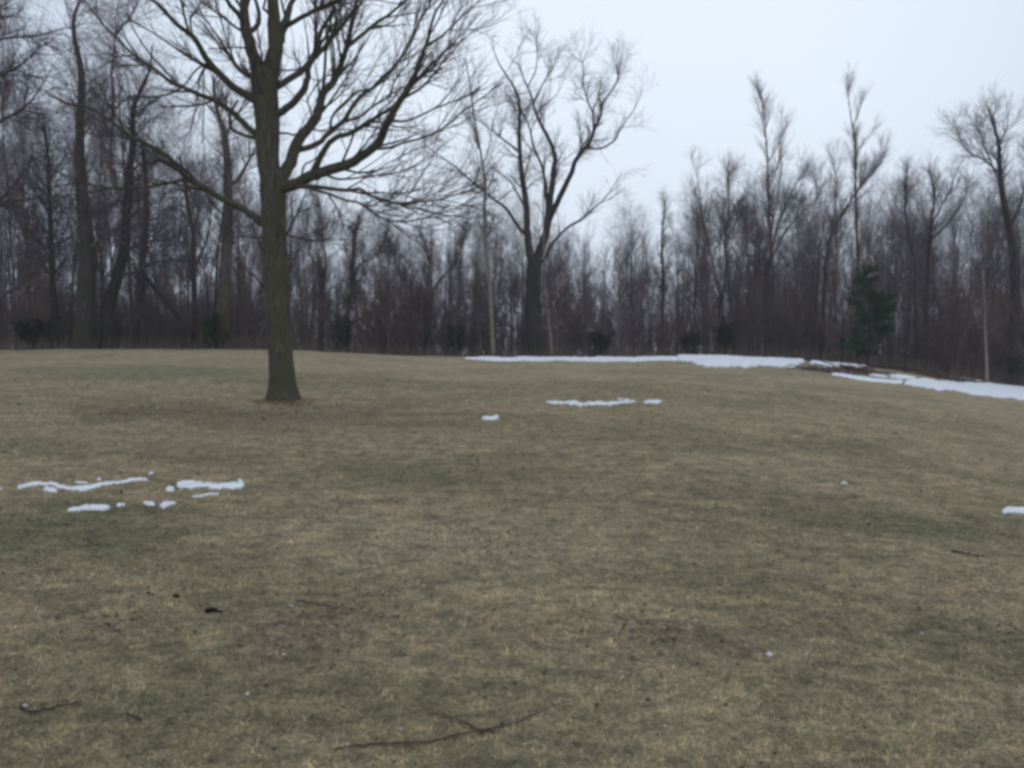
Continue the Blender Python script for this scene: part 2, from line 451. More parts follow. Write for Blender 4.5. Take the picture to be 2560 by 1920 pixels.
me = mesh_np('grass', V, k + np.array([0, 1, 2, 3]), False, k + np.array([3, 2, 4]))
ca_ = me.color_attributes.new('tint', 'FLOAT_COLOR', 'POINT')
br = rng.uniform(0.65, 1.35, NB); gg = rng.uniform(-0.08, 0.10, NB)
colr = np.stack([br * (1 - gg * 0.6), br * (1 + gg * 0.4), br * (1 - np.abs(gg)), np.ones(NB)], 1)
ca_.data.foreach_set('color', np.repeat(colr, 5, 0).astype(np.float32).ravel())
g = link('grass', me, M_BLADE)
tag(g, 'matted short tan and olive winter grass covering the lawn', 'grass', kind='stuff')

# ------------------------------------------------------------------ snow patches
def snow_strip(label, c, rows, thick=0.04, far=36.0, seed=0, cat='snow patch', group='snow patches on the lawn'):
    """rows: (x, top, bottom) of the patch in crop c, laid onto the ground where the sight lines meet it"""
    rg = np.random.default_rng(seed + 17)
    rows = np.array(rows, float)
    xs = np.linspace(rows[0, 0], rows[-1, 0], max(14, int((rows[-1, 0] - rows[0, 0]) * CROP[c][2] / 4)))
    tp = np.interp(xs, rows[:, 0], rows[:, 1]); bt = np.interp(xs, rows[:, 0], rows[:, 2])
    n = len(xs)
    def jag(s):
        a = rg.normal(size=n); b = np.convolve(rg.normal(size=n + 8), np.ones(9) / 3, 'valid')
        return s * (0.45 * a + 0.8 * b)
    amp = np.minimum((bt - tp) * (0.07 if c in 'DH' else 0.16), 2.5 / CROP[c][2])
    tp = tp + jag(1) * amp; bt = bt + jag(1) * amp
    K = 9
    V = np.zeros((n, K, 3)); thick *= 0.45 if c in 'LMU' else 1.0
    for a in range(n):
        sxt, syt = src(c, xs[a], tp[a]); sxb, syb = src(c, xs[a], max(bt[a], tp[a] + 0.3))
        d1 = hit(sxt, syt, far); d0 = hit(sxb, syb, far)
        if d1 - d0 < 0.05: d0 = d1 - 0.05
        ux = ray(sxb, syb)[0]
        for k in range(K):
            f = k / (K - 1)
            dd_ = d0 + (d1 - d0) * f
            hgt = thick * math.sin(PI * f) ** 0.5 * min(1, (a + 0.3) / 3, (n - 0.7 - a) / 3) * (1 + 0.08 * rg.normal())
            if k in (0, K - 1): hgt = -0.02
            V[a, k] = (ux * dd_, dd_, hz(ux * dd_, dd_) + max(hgt, -0.02))
    i = (np.arange(n - 1)[:, None] * K + np.arange(K - 1)[None]).ravel()
    me = mesh_np('snow_patch', V.reshape(-1, 3), np.stack([i, i + K, i + K + 1, i + 1], 1))
    ff = np.linspace(0, 1, K); aa = np.arange(n)
    ed = np.minimum(np.minimum(ff, 1 - ff)[None] * (8 if c in 'DH' else 4), np.minimum(aa, n - 1 - aa)[:, None] * CROP[c][2] * (xs[1] - xs[0]) / 9.0).clip(0, 1)
    ce = me.color_attributes.new('edge', 'FLOAT_COLOR', 'POINT')
    ce.data.foreach_set('color', np.repeat(ed.reshape(-1, 1), 4, 1).astype(np.float32).ravel())
    o = link('snow_patch', me, M_SNOW)
    org = V.reshape(-1, 3).mean(0); org[2] = V[..., 2].min()
    me.vertices.foreach_set('co', (V - org).astype(np.float32).ravel()); me.update()
    o.location = org
    return tag(o, label, cat, group)
snow_strip('thin line of snow along the far crest in front of the twin-stemmed tree', 'D',
           [(1000, 773, 775), (1060, 772, 781), (1200, 771, 781), (1300, 771, 782), (1345, 772, 781), (1400, 771, 782), (1475, 769, 780)], 0.05, seed=1)
snow_strip('broad white snow bank on the far crest, largest of the snow', 'H',
           [(-330, 984, 1020), (-250, 983, 1040), (-130, 982, 1070), (-60, 982, 1092), (100, 980, 1082), (300, 985, 1080), (480, 990, 1080), (560, 1000, 1062), (625, 1012, 1036)], 0.12, seed=2)
snow_strip('narrow tongue of snow just right of the dark brush on the far crest', 'H',
           [(645, 1018, 1045), (720, 1020, 1070), (800, 1026, 1092), (920, 1034, 1106), (980, 1040, 1098), (1030, 1052, 1070), (1100, 1056, 1068)], 0.08, seed=3)
snow_strip('thin broken sliver of snow below the brush, left end of the right-hand band', 'H',
           [(800, 1112, 1128), (880, 1120, 1140), (1000, 1135, 1165), (1120, 1150, 1180), (1260, 1160, 1195), (1340, 1165, 1192)], 0.04, seed=4)
snow_strip('snow wedge lying between the dark brush and the brown leaf mound', 'H',
           [(1075, 1105, 1125), (1150, 1108, 1142), (1280, 1122, 1158), (1400, 1138, 1166), (1440, 1148, 1160)], 0.05, seed=5)
snow_strip('long sloping band of snow at the foot of the wood by the right edge', 'H',
           [(1330, 1180, 1195), (1390, 1168, 1208), (1430, 1158, 1216), (1500, 1150, 1222), (1620, 1162, 1245), (1750, 1172, 1262), (1850, 1160, 1278), (1950, 1165, 1292), (2080, 1185, 1305), (2212, 1213, 1322), (2400, 1240, 1345)], 0.07, seed=6)
snow_strip('small snow scrap under the trees behind the brown leaf mound', 'H',
           [(1490, 1092, 1108), (1560, 1094, 1118), (1630, 1106, 1122)], 0.04, seed=7)
snow_strip('snow scrap against the thin tan trunk near the right edge', 'H',
           [(1650, 1120, 1132), (1750, 1130, 1148), (1850, 1142, 1158), (1930, 1150, 1160)], 0.04, seed=8)
snow_strip('long thin snow patch in the middle of the lawn', 'M',
           [(880, 210, 228), (960, 202, 245), (1100, 204, 258), (1190, 202, 266), (1240, 226, 272), (1300, 212, 268), (1500, 204, 258), (1620, 198, 244), (1700, 200, 232), (1790, 208, 226)], 0.035, seed=9)
snow_strip('faint scrap of snow at the right end of the mid-lawn snow patch', 'M',
           [(1835, 208, 226), (1900, 200, 238), (2000, 198, 236), (2045, 204, 220)], 0.02, seed=10)
snow_strip('thin crust of snow on the upper edge of the mid-lawn snow patch', 'M',
           [(1570, 180, 192), (1610, 176, 194), (1660, 186, 200), (1725, 178, 200)], 0.02, seed=11)
snow_strip('small oblong snow scrap lying alone below the mid-lawn patch', 'M',
           [(240, 360, 382), (280, 346, 396), (350, 348, 398), (410, 344, 398), (434, 358, 386)], 0.035, seed=12)
gl = 'snow patches on the left of the lawn'
snow_strip('bent upper streak of snow left of the lawn, longest of that cluster', 'L',
           [(135, 215, 250), (230, 195, 230), (340, 180, 215), (430, 172, 222), (500, 200, 250), (580, 225, 258), (700, 218, 256), (800, 205, 242), (900, 178, 218), (990, 172, 208), (1010, 168, 204), (1100, 152, 196), (1250, 155, 184)], 0.03, seed=13, group=gl)
snow_strip('short snow blob under the bend of the upper left streak', 'L',
           [(350, 248, 262), (390, 232, 280), (450, 236, 282), (490, 258, 270)], 0.03, seed=14, group=gl)
snow_strip('tiny snow fleck just above the middle of the upper left streak', 'L', [(800, 158, 168), (830, 148, 178), (860, 156, 170)], 0.015, seed=15, group=gl)
snow_strip('faint snow flecks above the right part of the upper left streak', 'L', [(610, 184, 192), (650, 180, 198), (750, 184, 200)], 0.012, seed=16, group=gl)
snow_strip('small snow fleck beyond the right end of the upper left streak', 'L', [(1235, 108, 124), (1270, 94, 126), (1300, 94, 112)], 0.02, seed=17, group=gl)
snow_strip('thickest bright snow patch, right end of the left cluster', 'L',
           [(1470, 200, 232), (1500, 186, 252), (1600, 184, 258), (1740, 190, 232), (1800, 206, 254), (1860, 196, 244), (1950, 186, 244), (2030, 196, 236), (2060, 200, 214)], 0.05, seed=18, group=gl)
snow_strip('little snow tab at the left end of the thickest left patch', 'L', [(1378, 240, 260), (1410, 222, 268), (1470, 224, 262)], 0.025, seed=19, group=gl)
snow_strip('snow nub on top of the right tip of the thickest left patch', 'L', [(1975, 170, 190), (2010, 160, 194), (2045, 172, 192)], 0.02, seed=20, group=gl)
snow_strip('greyish thin streak of snow below the thickest left patch', 'L', [(1600, 296, 324), (1680, 290, 322), (1750, 276, 300), (1850, 272, 292)], 0.012, seed=21, group=gl)
snow_strip('lower left streak of snow, leftmost of the lower row', 'L',
           [(550, 410, 438), (620, 390, 436), (700, 386, 430), (790, 370, 432), (880, 368, 424), (935, 396, 412)], 0.035, seed=22, group=gl)
snow_strip('small round snow blob next to the lower left streak', 'L', [(965, 368, 392), (1000, 358, 402), (1060, 368, 388)], 0.025, seed=23, group=gl)
snow_strip('short snow bar in the middle of the lower row', 'L', [(1180, 356, 378), (1220, 342, 384), (1305, 348, 382)], 0.025, seed=24, group=gl)
snow_strip('angled snow bit at the right end of the lower row', 'L', [(1325, 372, 414), (1370, 348, 420), (1420, 342, 384), (1490, 350, 370)], 0.025, seed=25, group=gl)
snow_strip('snow scrap cut by the left edge of the photo', 'L', [(-120, 220, 260), (-40, 222, 262), (25, 232, 250)], 0.03, seed=26, group=gl)
snow_strip('bright snow patch cut by the right edge of the photo, halfway down the lawn', 'U',
           [(1660, 574, 596), (1690, 548, 600), (1783, 556, 606), (1900, 570, 612)], 0.06, seed=27)

# ------------------------------------------------------------------ sticks, clods, stones on the lawn
def stick(label, c, pts, w0, w1, subs=(), name='fallen_stick', seed=0, mat=None):
    rg = np.random.default_rng(seed)
    P = np.array([on_ground(c, *q) for q in pts])
    org = P[0].copy()
    w0 *= 0.75; w1 *= 0.75
    r0 = w0 * CROP[c][2] / FPX * P[0, 1] / 2; r1 = w1 * CROP[c][2] / FPX * P[-1, 1] / 2
    P[:, 2] += r0 + 0.008
    g = Geo()
    A, R = resample(P, np.linspace(r0, r1, len(P)), 40)
    A += rg.normal(size=A.shape) * r0 * 0.22
    g.tubes(A[None], (R * (1 + 0.14 * rg.normal(size=R.shape)))[None], 8)
    for s_, w in subs:
        Q = np.array([on_ground(c, *q) for q in s_]); rr = w * CROP[c][2] / FPX * Q[0, 1] / 2
        Q[:, 2] += r0 + 0.006
        B, RB = resample(Q, np.linspace(rr, rr * 0.4, len(Q)), 16)
        B += rg.normal(size=B.shape) * rr * 0.3
        g.tubes(B[None], RB[None], 6)
    Pn, Rn = spawn(rg, A[None], R[None], 9, 0.3, 0.98, 0.7, 0.03, 0.10, 5, 0.02, 0.12, 0.5, 0.0008)
    g.tubes(Pn, Rn, 4)
    me = g.mesh('stick'); co = np.concatenate(g.V) - org
    me.vertices.foreach_set('co', co.astype(np.float32).ravel()); me.update()
    o = link(name, me, mat or M_ROT); o.location = org
    return tag(o, label, 'stick', 'fallen sticks on the lawn')
stick('long dark fallen stick with a side twig at the bottom of the lawn', 'Q',
      [(275, 1585), (400, 1562), (560, 1550), (740, 1543), (860, 1518), (1000, 1482), (1090, 1472), (1200, 1442), (1290, 1400), (1400, 1352), (1500, 1330)], 17, 7,
      [([(1000, 1480), (930, 1440), (860, 1415), (790, 1395), (700, 1412)], 9), ([(1010, 1488), (1060, 1482), (1085, 1500)], 15)], seed=1)
stick('thin dark stick in the bottom left corner of the lawn', 'P', [(100, 1375), (160, 1392), (230, 1382), (320, 1358), (420, 1340)], 22, 6, seed=2)
stick('short dark stick left of the white flecks in the near lawn', 'Q', [(75, 822), (140, 830), (200, 842), (290, 858)], 12, 6, seed=3)
stick('short black stick near the right edge below the edge snow patch', 'U', [(1410, 795), (1450, 800), (1520, 815), (1580, 822)], 16, 7, seed=4)
stick('stub of dark twig between the corner stick and the long stick', 'P', [(640, 1400), (680, 1415), (720, 1440)], 18, 8, seed=5)
def lump(name, label, cat, c, x, y, w, h, mat, seed=0, group=None, parts=1):
    rg = np.random.default_rng(seed)
    p = on_ground(c, x, y); s = CROP[c][2] / FPX * p[1]
    g = Geo()
    for q in range(parts):
        n1, n2 = 9, 14
        th = np.linspace(0.02, PI - 0.02, n1)[:, None]; ph = np.arange(n2)[None] * 2 * PI / n2
        r = 1 + 0.16 * rg.normal(size=(n1, n2))
        off = np.array([rg.normal() * w * s * 0.35, rg.normal() * w * s * 0.3, 0]) if q else 0
        k = 1.0 if q == 0 else rg.uniform(0.3, 0.6)
        V = np.stack([np.sin(th) * np.cos(ph) * r * w * s / 2 * k, np.sin(th) * np.sin(ph) * r * w * s / 2 * k, (np.cos(th) * r * 0.5 + 0.36) * h * s * k], -1).reshape(-1, 3) + off
        i = np.arange(n1 - 1)[:, None] * n2 + np.arange(n2)[None]; j = np.arange(n1 - 1)[:, None] * n2 + (np.arange(n2)[None] + 1) % n2
        g.add(V, np.stack([i, i + n2, j + n2, j], -1).reshape(-1, 4))
    o = link(name, g.mesh(name), mat); o.location = p
    return tag(o, label, cat, group)
lump('soil_clod', 'jet black lump of soil on the near lawn at left', 'clod', 'P', 1070, 868, 62, 20, M_CLOD, 3, parts=9)
lump('soil_clod', 'small dark crumb of soil above the black lump', 'clod', 'P', 890, 796, 30, 18, M_CLOD, 4, parts=3)
lump('stone', 'white rounded stone lying alone on the right of the lawn', 'stone', 'U', 850, 445, 34, 30, M_STONE, 5)
lump('stone', 'small white stone on the near lawn, right of centre', 'stone', 'U', 462, 1330, 34, 26, M_STONE, 6)
lump('stone', 'dull pinkish stone on the far right lawn', 'stone', 'U', 1118, 175, 32, 20, M_PINK, 7)

# dead leaves and pale chips scattered through the grass
rng = np.random.default_rng(8)
NL = 2300
d = np.exp(rng.uniform(math.log(2.6), math.log(20), NL)); u = rng.uniform(-0.66, 0.66, NL)
cl = rng.random(NL) < 0.4                                   # some of them lie in loose drifts
cen = [on_ground('Q', 90, 1050), on_ground('Q', 430, 860), on_ground('Q', 1700, 1010), on_ground('Q', 1960, 980), on_ground('P', 620, 900), on_ground('U', 1750, 1200), on_ground('Q', 1050, 500), on_ground('D', 640, 880), on_ground('D', 560, 890)]
x = u * d; y = d
ci = rng.integers(0, len(cen), NL); cc = np.array(cen)[ci]
x = np.where(cl, cc[:, 0] + rng.normal(size=NL) * 0.035 * cc[:, 1], x); y = np.where(cl, cc[:, 1] + rng.normal(size=NL) * 0.05 * cc[:, 1], y)
s = rng.uniform(0.006, 0.016, NL) * (np.maximum(y, 3) / 4) ** 0.5
az = rng.uniform(0, 2 * PI, NL)
base = np.stack([x, y, hz(x, y) + rng.uniform(0.004, 0.022, NL)], 1)
a1 = np.stack([np.cos(az), np.sin(az), rng.normal(0, 0.35, NL)], 1) * s[:, None]; a2 = np.stack([-np.sin(az), np.cos(az), rng.normal(0, 0.35, NL)], 1) * s[:, None] * 0.6
V = np.stack([base - a1, base - a2 + [0, 0, 0.002], base + a1, base + a2], 1).reshape(-1, 3)
me = mesh_np('fallen_leaves', V, np.arange(NL)[:, None] * 4 + np.arange(4), False)
ca_ = me.color_attributes.new('tint', 'FLOAT_COLOR', 'POINT')
pal = np.array([(0.42, 0.42, 0.42), (0.26, 0.21, 0.16), (0.055, 0.038, 0.030), (0.10, 0.06, 0.04), (0.045, 0.04, 0.035)])
colr = np.hstack([pal[rng.choice(5, NL, p=[.06, .36, .24, .24, .10])] * rng.uniform(0.7, 1.25, (NL, 1)), np.ones((NL, 1))])
ca_.data.foreach_set('color', np.repeat(colr, 4, 0).astype(np.float32).ravel())
tag(link('fallen_leaves', me, M_LEAF), 'scattered brown and bleached leaf bits in the lawn', 'leaf litter', kind='stuff')

# ------------------------------------------------------------------ traced trees
class Tree:
    """limbs traced at their own depth, then side shoots grown from them"""
    def __init__(s, name, label, depth, cat='tree', group=None, seed=0, bark=M_TRUNK, twig=M_TWIG, limbs_as_parts=False):
        s.name, s.depth, s.seed = name, depth, seed
        s.rng = np.random.default_rng(seed); s.L = {}; s.full = name == 'maple_tree'; s.bark, s.twig, s.lp = bark, twig, limbs_as_parts
        s.label, s.cat, s.group = label, cat, group
    def path(s, key, c, pts, w0, w1, dd_=0.0, parent=None, up=0.0, n=None, trunk=False, ground=False, curve=1.0):
        sp = [src(c, *q) for q in pts]
        d0 = s.depth
        first = None
        if parent:
            P, R = s.L[parent][:2]
            pr = np.array([proj(q) for q in P])
            k = int(np.argmin(((pr - np.array(sp[0])) ** 2).sum(1)))
            first = P[k]; d0 = P[k, 1]
        seg = np.concatenate([[0], np.cumsum(np.hypot(*np.diff(np.array(sp), axis=0).T))]); seg /= seg[-1]
        P = np.array([unproj(q[0], q[1], d0 + dd_ * t ** curve) for q, t in zip(sp, seg)])
        if ground: P[0, 2] = float(hz(P[0, 0], P[0, 1])) - 0.15
        if first is not None:
            P = np.vstack([first, P[1:]]) if np.linalg.norm(first - P[0]) < 0.25 else np.vstack([first, P])
        ws = np.linspace(0, 1, len(P)) ** (1.0 if s.full else 0.8)
        R = ((w0 + (w1 * (1 if trunk or s.full else 0.5) - w0) * ws) * (1 if trunk or s.full else 0.88)) * CROP[c][2] / FPX * d0 / 2
        if np.ndim(up) == 0 and up > 0:                     # goes on above the frame
            dv = P[-1] - P[-2]; dv /= np.linalg.norm(dv)
            m = max(3, int(up / 0.5)); q = P[-1]; r = R[-1]
            for a in range(m):
                dv = dv + np.array([0, 0, 0.10]) + 0.07 * s.rng.normal(size=3); dv /= np.linalg.norm(dv)
                q = q + dv * up / m
                P = np.vstack([P, q]); R = np.append(R, max(r * (1 - (a + 1) / m) ** 0.9, 0.004))
        n = n or max(10, 3 * len(P))
        P, R = resample(P, R, n)
        if not trunk:
            jit = s.rng.normal(size=P.shape) * R[:, None] * 0.09; jit[0] = 0
            P = P + jit
        s.L[key] = (P, R, trunk)
        return s
    def grow(s, levels, origin=None):
        """levels: list of dicts for spawn(); returns the Empty"""
        if origin is None:
            P = [v for v in s.L.values() if v[2]][0][0]
            origin = np.array([P[0, 0], P[0, 1], float(hz(P[0, 0], P[0, 1]))])
        root = empty(s.name, origin); tag(root, s.label, s.cat, s.group)
        def put(g, name, mat):
            me = g.mesh(name); co = np.concatenate(g.V) - origin
            me.vertices.foreach_set('co', co.astype(np.float32).ravel()); me.update()
            return link(name, me, mat, root)
        gt = Geo(); gc = Geo()
        pool = []
        for key, (P, R, trunk) in s.L.items():
            if trunk:
                m = len(P) * 3
                P2, R2 = resample(P, R, m, False)
                gt.tubes(P2[None], R2[None], 28 if s.lp else 14, 0.022, s.rng)
                Vt = gt.V[-1]; zg = float(hz(P2[0, 0], P2[0, 1])); hh = np.maximum(Vt[:, 2] - zg, 0)
                ax = np.stack([np.interp(Vt[:, 2], P2[:, 2], P2[:, 0]), np.interp(Vt[:, 2], P2[:, 2], P2[:, 1])], 1)
                an_ = np.arctan2(Vt[:, 1] - ax[:, 1], Vt[:, 0] - ax[:, 0])
                fl_ = 1 + (0.34 if s.lp else 0.5) * np.exp(-hh / (0.9 * R2[3])) * (0.55 + 0.45 * np.cos(5 * an_ + s.seed) * np.cos(2 * an_ + 1)) * (1 if s.lp else 0.5)
                Vt[:, :2] = ax + (Vt[:, :2] - ax) * fl_[:, None]
            elif s.lp:
                gl_ = Geo(); gl_.tubes(P[None], R[None], 10, 0.03, s.rng); put(gl_, 'limb', s.bark)
            else: gc.tubes(P[None], R[None], 8)
            pool.append(resample(P, R, 14, False))
        put(gt, 'trunk', s.bark)
        PP = np.array([p for p, r in pool]); RR = np.array([r for p, r in pool])
        cur = (PP, RR); tw = gc if not s.lp else gc
        allL = [cur]
        for lv in levels:
            lv = dict(lv); M = lv.pop('M'); sides = lv.pop('sides', 3); frm = lv.pop('frm', -1)
            Q = spawn(s.rng, *allL[frm], M, **lv)
            tw.tubes(*Q, sides)
            allL.append(Q)
        if tw.V: put(tw, 'crown', s.twig)
        return root
ROOT_FLARE = 1.0

# --- the big maple on the lawn
mp = Tree('maple_tree', 'large bare spreading tree standing alone on the lawn', 15.6, seed=11, bark=M_MAPLE, twig=bark('maple_twigs', (0.036, 0.030, 0.029), (0.085, 0.068, 0.064), scale=4, stretch=(1, 1, 1), tint=False), limbs_as_parts=True)
tx = [(322, 1640, 262), (320, 1600, 232), (316, 1540, 208), (312, 1460, 197), (304, 1330, 188), (295, 1200, 184), (284, 1000, 183), (275, 800, 184), (266, 600, 190), (255, 400, 188), (245, 200, 190), (245, 60, 205), (232, -40, 178)]
tp_ = [src('F', a, b_) for a, b_, w in tx]
tw_ = [w * CROP['F'][2] for a, b_, w in tx]
for a, b_, w in [(510, 1240, 165), (500, 1100, 178), (500, 900, 188), (482, 700, 200), (475, 600, 215), (470, 540, 190), (468, 500, 120), (466, 475, 40)]:
    tp_.append(src('B', a, b_)); tw_.append(w * CROP['B'][2])
P = np.array([unproj(a, b_, 15.6) for a, b_ in tp_])
P[0, 2] = min(P[0, 2], float(hz(P[0, 0], P[0, 1]))) - 0.12
R = np.array(tw_) / FPX * 15.6 / 2
R = R * np.interp(P[:, 2], [0, 1.2, 3], [1, 0.94, 0.94])
P, R = resample(P, R, 60)
mp.L['t'] = (P, R, True)
mp.path('tl', 'B', [(440, 640), (410, 470), (370, 320), (335, 200), (325, 90), (325, 0)], 105, 56, -0.3, 't', up=4.0)
mp.path('tr', 'B', [(505, 640), (540, 460), (560, 300), (550, 150), (538, 0)], 135, 82, 0.3, 't', up=4.5)
mp.path('tr2', 'B', [(560, 330), (610, 220), (640, 140), (660, 70), (690, 0)], 75, 38, 0.7, 'tr', up=2.5)
mp.path('tl2', 'B', [(355, 260), (410, 215), (440, 130), (430, 60), (412, 0)], 44, 26, 0.4, 'tl', up=2)
mp.path('tl3', 'B', [(320, 160), (290, 110), (240, 60), (200, 0)], 44, 26, -0.6, 'tl', up=2.2)
mp.path('tr3', 'B', [(490, 130), (470, 70), (485, 0)], 26, 16, -0.2, 'tr', up=1.5)
mp.path('r1', 'B', [(560, 1390), (680, 1375), (760, 1340), (860, 1290), (1000, 1245), (1150, 1190), (1290, 1090), (1350, 990), (1400, 890), (1450, 790), (1500, 720), (1560, 640), (1610, 520), (1650, 400), (1690, 290), (1730, 120), (1800, 0)], 92, 13, -1.6, 't', up=1.0)
mp.path('r2', 'B', [(560, 1370), (640, 1270), (690, 1140), (740, 1020), (800, 950), (860, 880), (890, 780), (910, 690), (970, 630), (1020, 540), (1060, 440), (1090, 330), (1110, 250), (1140, 120), (1165, 0)], 98, 22, 1.2, 't', up=1.8)
mp.path('r3', 'B', [(710, 1110), (800, 1095), (880, 1060), (960, 980), (1060, 900), (1110, 820), (1180, 720), (1280, 650), (1380, 560), (1480, 440), (1560, 320), (1630, 150), (1720, 0)], 46, 12, 0.8, 'r2', up=1.0)
mp.path('r4', 'B', [(820, 1290), (880, 1190), (930, 1090), (1000, 1020), (1120, 985), (1250, 900), (1380, 825), (1500, 735), (1650, 640), (1790, 470), (1900, 290)], 52, 8, -0.9, 'r1')
mp.path('r5', 'B', [(540, 880), (620, 820), (700, 750), (770, 660), (800, 560), (800, 500), (860, 410), (940, 330), (1050, 190), (1130, 90), (1170, 0)], 62, 18, -1.2, 't', up=1.5)
mp.path('r6', 'B', [(520, 690), (600, 620), (740, 540), (800, 470), (860, 370), (900, 220), (980, 90), (1000, 0)], 58, 20, 1.3, 't', up=1.6)
mp.path('r7', 'B', [(910, 690), (920, 560), (930, 400), (940, 300), (980, 100), (1000, 0)], 26, 12, -0.6, 'r2', up=1.0)
mp.path('r8', 'B', [(1085, 330), (1200, 260), (1290, 180), (1400, 110), (1530, 0)], 34, 18, 0.9, 'r2', up=1.2)
mp.path('r9', 'B', [(610, 225), (700, 160), (840, 80), (980, 20), (1060, -20)], 40, 22, -0.7, 'tr2', up=1.5)
mp.path('r10', 'B', [(840, 80), (862, 20), (870, -40)], 20, 12, 0.3, 'r9', up=0.8)
mp.path('r11', 'B', [(640, 1400), (760, 1385), (850, 1380), (1000, 1400), (1100, 1410), (1180, 1398), (1250, 1440), (1380, 1490), (1500, 1510), (1600, 1500), (1800, 1470), (2050, 1390)], 34, 8, -2.2, 'r1')
mp.path('r12', 'F', [(430, 60), (560, 75), (650, 100), (780, 150), (880, 170), (1000, 250), (1100, 300), (1250, 305), (1400, 270), (1550, 190)], 22, 7, -2.8, 'r1')
mp.path('r13', 'F', [(655, 105), (690, 160), (720, 210), (745, 290), (772, 355)], 13, 9, -0.5, 'r12')
mp.path('r14', 'B', [(880, 1285), (1000, 1322), (1100, 1325), (1300, 1300), (1500, 1270), (1650, 1190), (1700, 1120)], 20, 7, 1.2, 'r1')
mp.path('r15', 'B', [(1400, 905), (1500, 900), (1600, 870), (1750, 800), (2000, 700), (2074, 640)], 20, 8, 0.8, 'r1')
mp.path('r16', 'B', [(1270, 1110), (1400, 1095), (1500, 1060), (1650, 1020), (1800, 950), (1950, 820), (2070, 740), (2250, 600)], 22, 7, -0.9, 'r1')
mp.path('r17', 'B', [(1570, 625), (1700, 520), (1800, 400), (1880, 280), (1950, 160)], 17, 7, 0.7, 'r1')
mp.path('r18', 'B', [(1665, 350), (1740, 300), (1810, 250), (1920, 140), (2050, 20)], 20, 9, -0.5, 'r1', up=0.8)
mp.path('r19', 'B', [(960, 960), (980, 860), (1060, 770), (1150, 690), (1260, 660)], 20, 14, -0.5, 'r3')
mp.path('r20', 'B', [(1060, 890), (1180, 870), (1290, 780), (1400, 715), (1440, 600), (1500, 520), (1600, 400)], 22, 8, 0.9, 'r3')
mp.path('r21', 'B', [(590, 1010), (640, 985), (700, 1000), (800, 960), (920, 970), (1100, 960), (1300, 965)], 18, 7, 1.4, 't')
mp.path('r22', 'B', [(700, 1270), (770, 1225), (850, 1180), (920, 1110)], 16, 8, -1.0, 'r1')
mp.path('r23', 'B', [(820, 880), (815, 800), (795, 745), (850, 650), (890, 590), (1000, 540)], 14, 7, -0.8, 'r2')
mp.path('r24', 'B', [(560, 520), (660, 520), (740, 500), (720, 440), (690, 380)], 15, 8, 1.0, 't')
mp.path('l1', 'A', [(2010, 1700), (1930, 1650), (1880, 1600), (1760, 1530), (1640, 1470), (1500, 1380), (1400, 1330), (1330, 1260), (1250, 1170), (1150, 1100), (1000, 1030), (900, 960), (830, 900), (740, 840), (640, 790), (480, 760), (330, 680)], 58, 9, -1.0, 't')
mp.path('l1b', 'A', [(1440, 1345), (1350, 1335), (1200, 1365), (1000, 1390), (800, 1390), (600, 1360), (400, 1380)], 26, 8, -1.0, 'l1')
mp.path('l1c', 'A', [(1380, 1290), (1290, 1210), (1150, 1200), (1000, 1240), (940, 1330)], 16, 8, 1.0, 'l1')
mp.path('l2', 'A', [(2000, 1080), (1920, 1020), (1850, 950), (1750, 860), (1690, 810), (1600, 750), (1450, 690), (1340, 640), (1240, 590), (1160, 520), (1060, 460), (950, 370), (870, 280), (780, 200), (650, 30)], 52, 13, 1.3, 't', up=0.8)
mp.path('l3', 'A', [(1950, 800), (1850, 720), (1780, 680), (1700, 620), (1600, 520), (1530, 440), (1480, 340), (1420, 260), (1320, 190), (1200, 60), (1130, 0)], 66, 22, -1.4, 't', up=1.5)
mp.path('l4', 'A', [(1940, 1040), (1850, 1015), (1730, 965), (1700, 900), (1710, 840), (1760, 740)], 28, 16, -0.4, 't')
mp.path('l5', 'A', [(1900, 600), (1840, 560), (1760, 500), (1690, 400), (1630, 300)], 40, 18, -0.8, 't')
mp.path('l6', 'A', [(1820, 260), (1760, 210), (1680, 150), (1560, 60), (1480, 0)], 24, 12, 0.9, 'tl', up=1.2)
mp.path('l7', 'A', [(1335, 655), (1270, 690), (1200, 710), (1080, 720), (980, 710), (900, 760), (840, 830)], 18, 7, 0.6, 'l2')
mp.path('l8', 'A', [(1530, 460), (1500, 530), (1470, 600), (1480, 650)], 22, 14, 0.3, 'l3')
mp.path('l9', 'A', [(1540, 470), (1450, 520), (1400, 590), (1350, 640)], 18, 9, 0.9, 'l3')
mp.path('l10', 'A', [(1830, 345), (1760, 350), (1700, 352), (1540, 365)], 14, 7, 0.5, 'tl')
mp.path('l11', 'E', [(2000, 440), (1930, 430), (1830, 415), (1750, 430), (1640, 440)], 16, 7, -0.8, 't')
mp.path('l12', 'F', [(290, 410), (360, 412), (450, 432), (560, 450), (700, 430)], 14, 6, 1.2, 't')
mp.path('l13', 'A', [(1460, 700), (1450, 800), (1410, 950), (1350, 1070)], 12, 5, -0.5, 'l2')
mp.path('l14', 'A', [(1430, 270), (1410, 130), (1470, 60), (1480, 0)], 16, 8, -0.6, 'l3', up=0.6)
mp.path('l15', 'A', [(860, 270), (900, 200), (970, 130), (1010, 0)], 12, 6, 0.5, 'l2', up=0.6)
mp.path('u1', 'B', [(540, 760), (500, 700), (430, 640), (380, 560), (300, 480)], 44, 18, 2.4, 't')
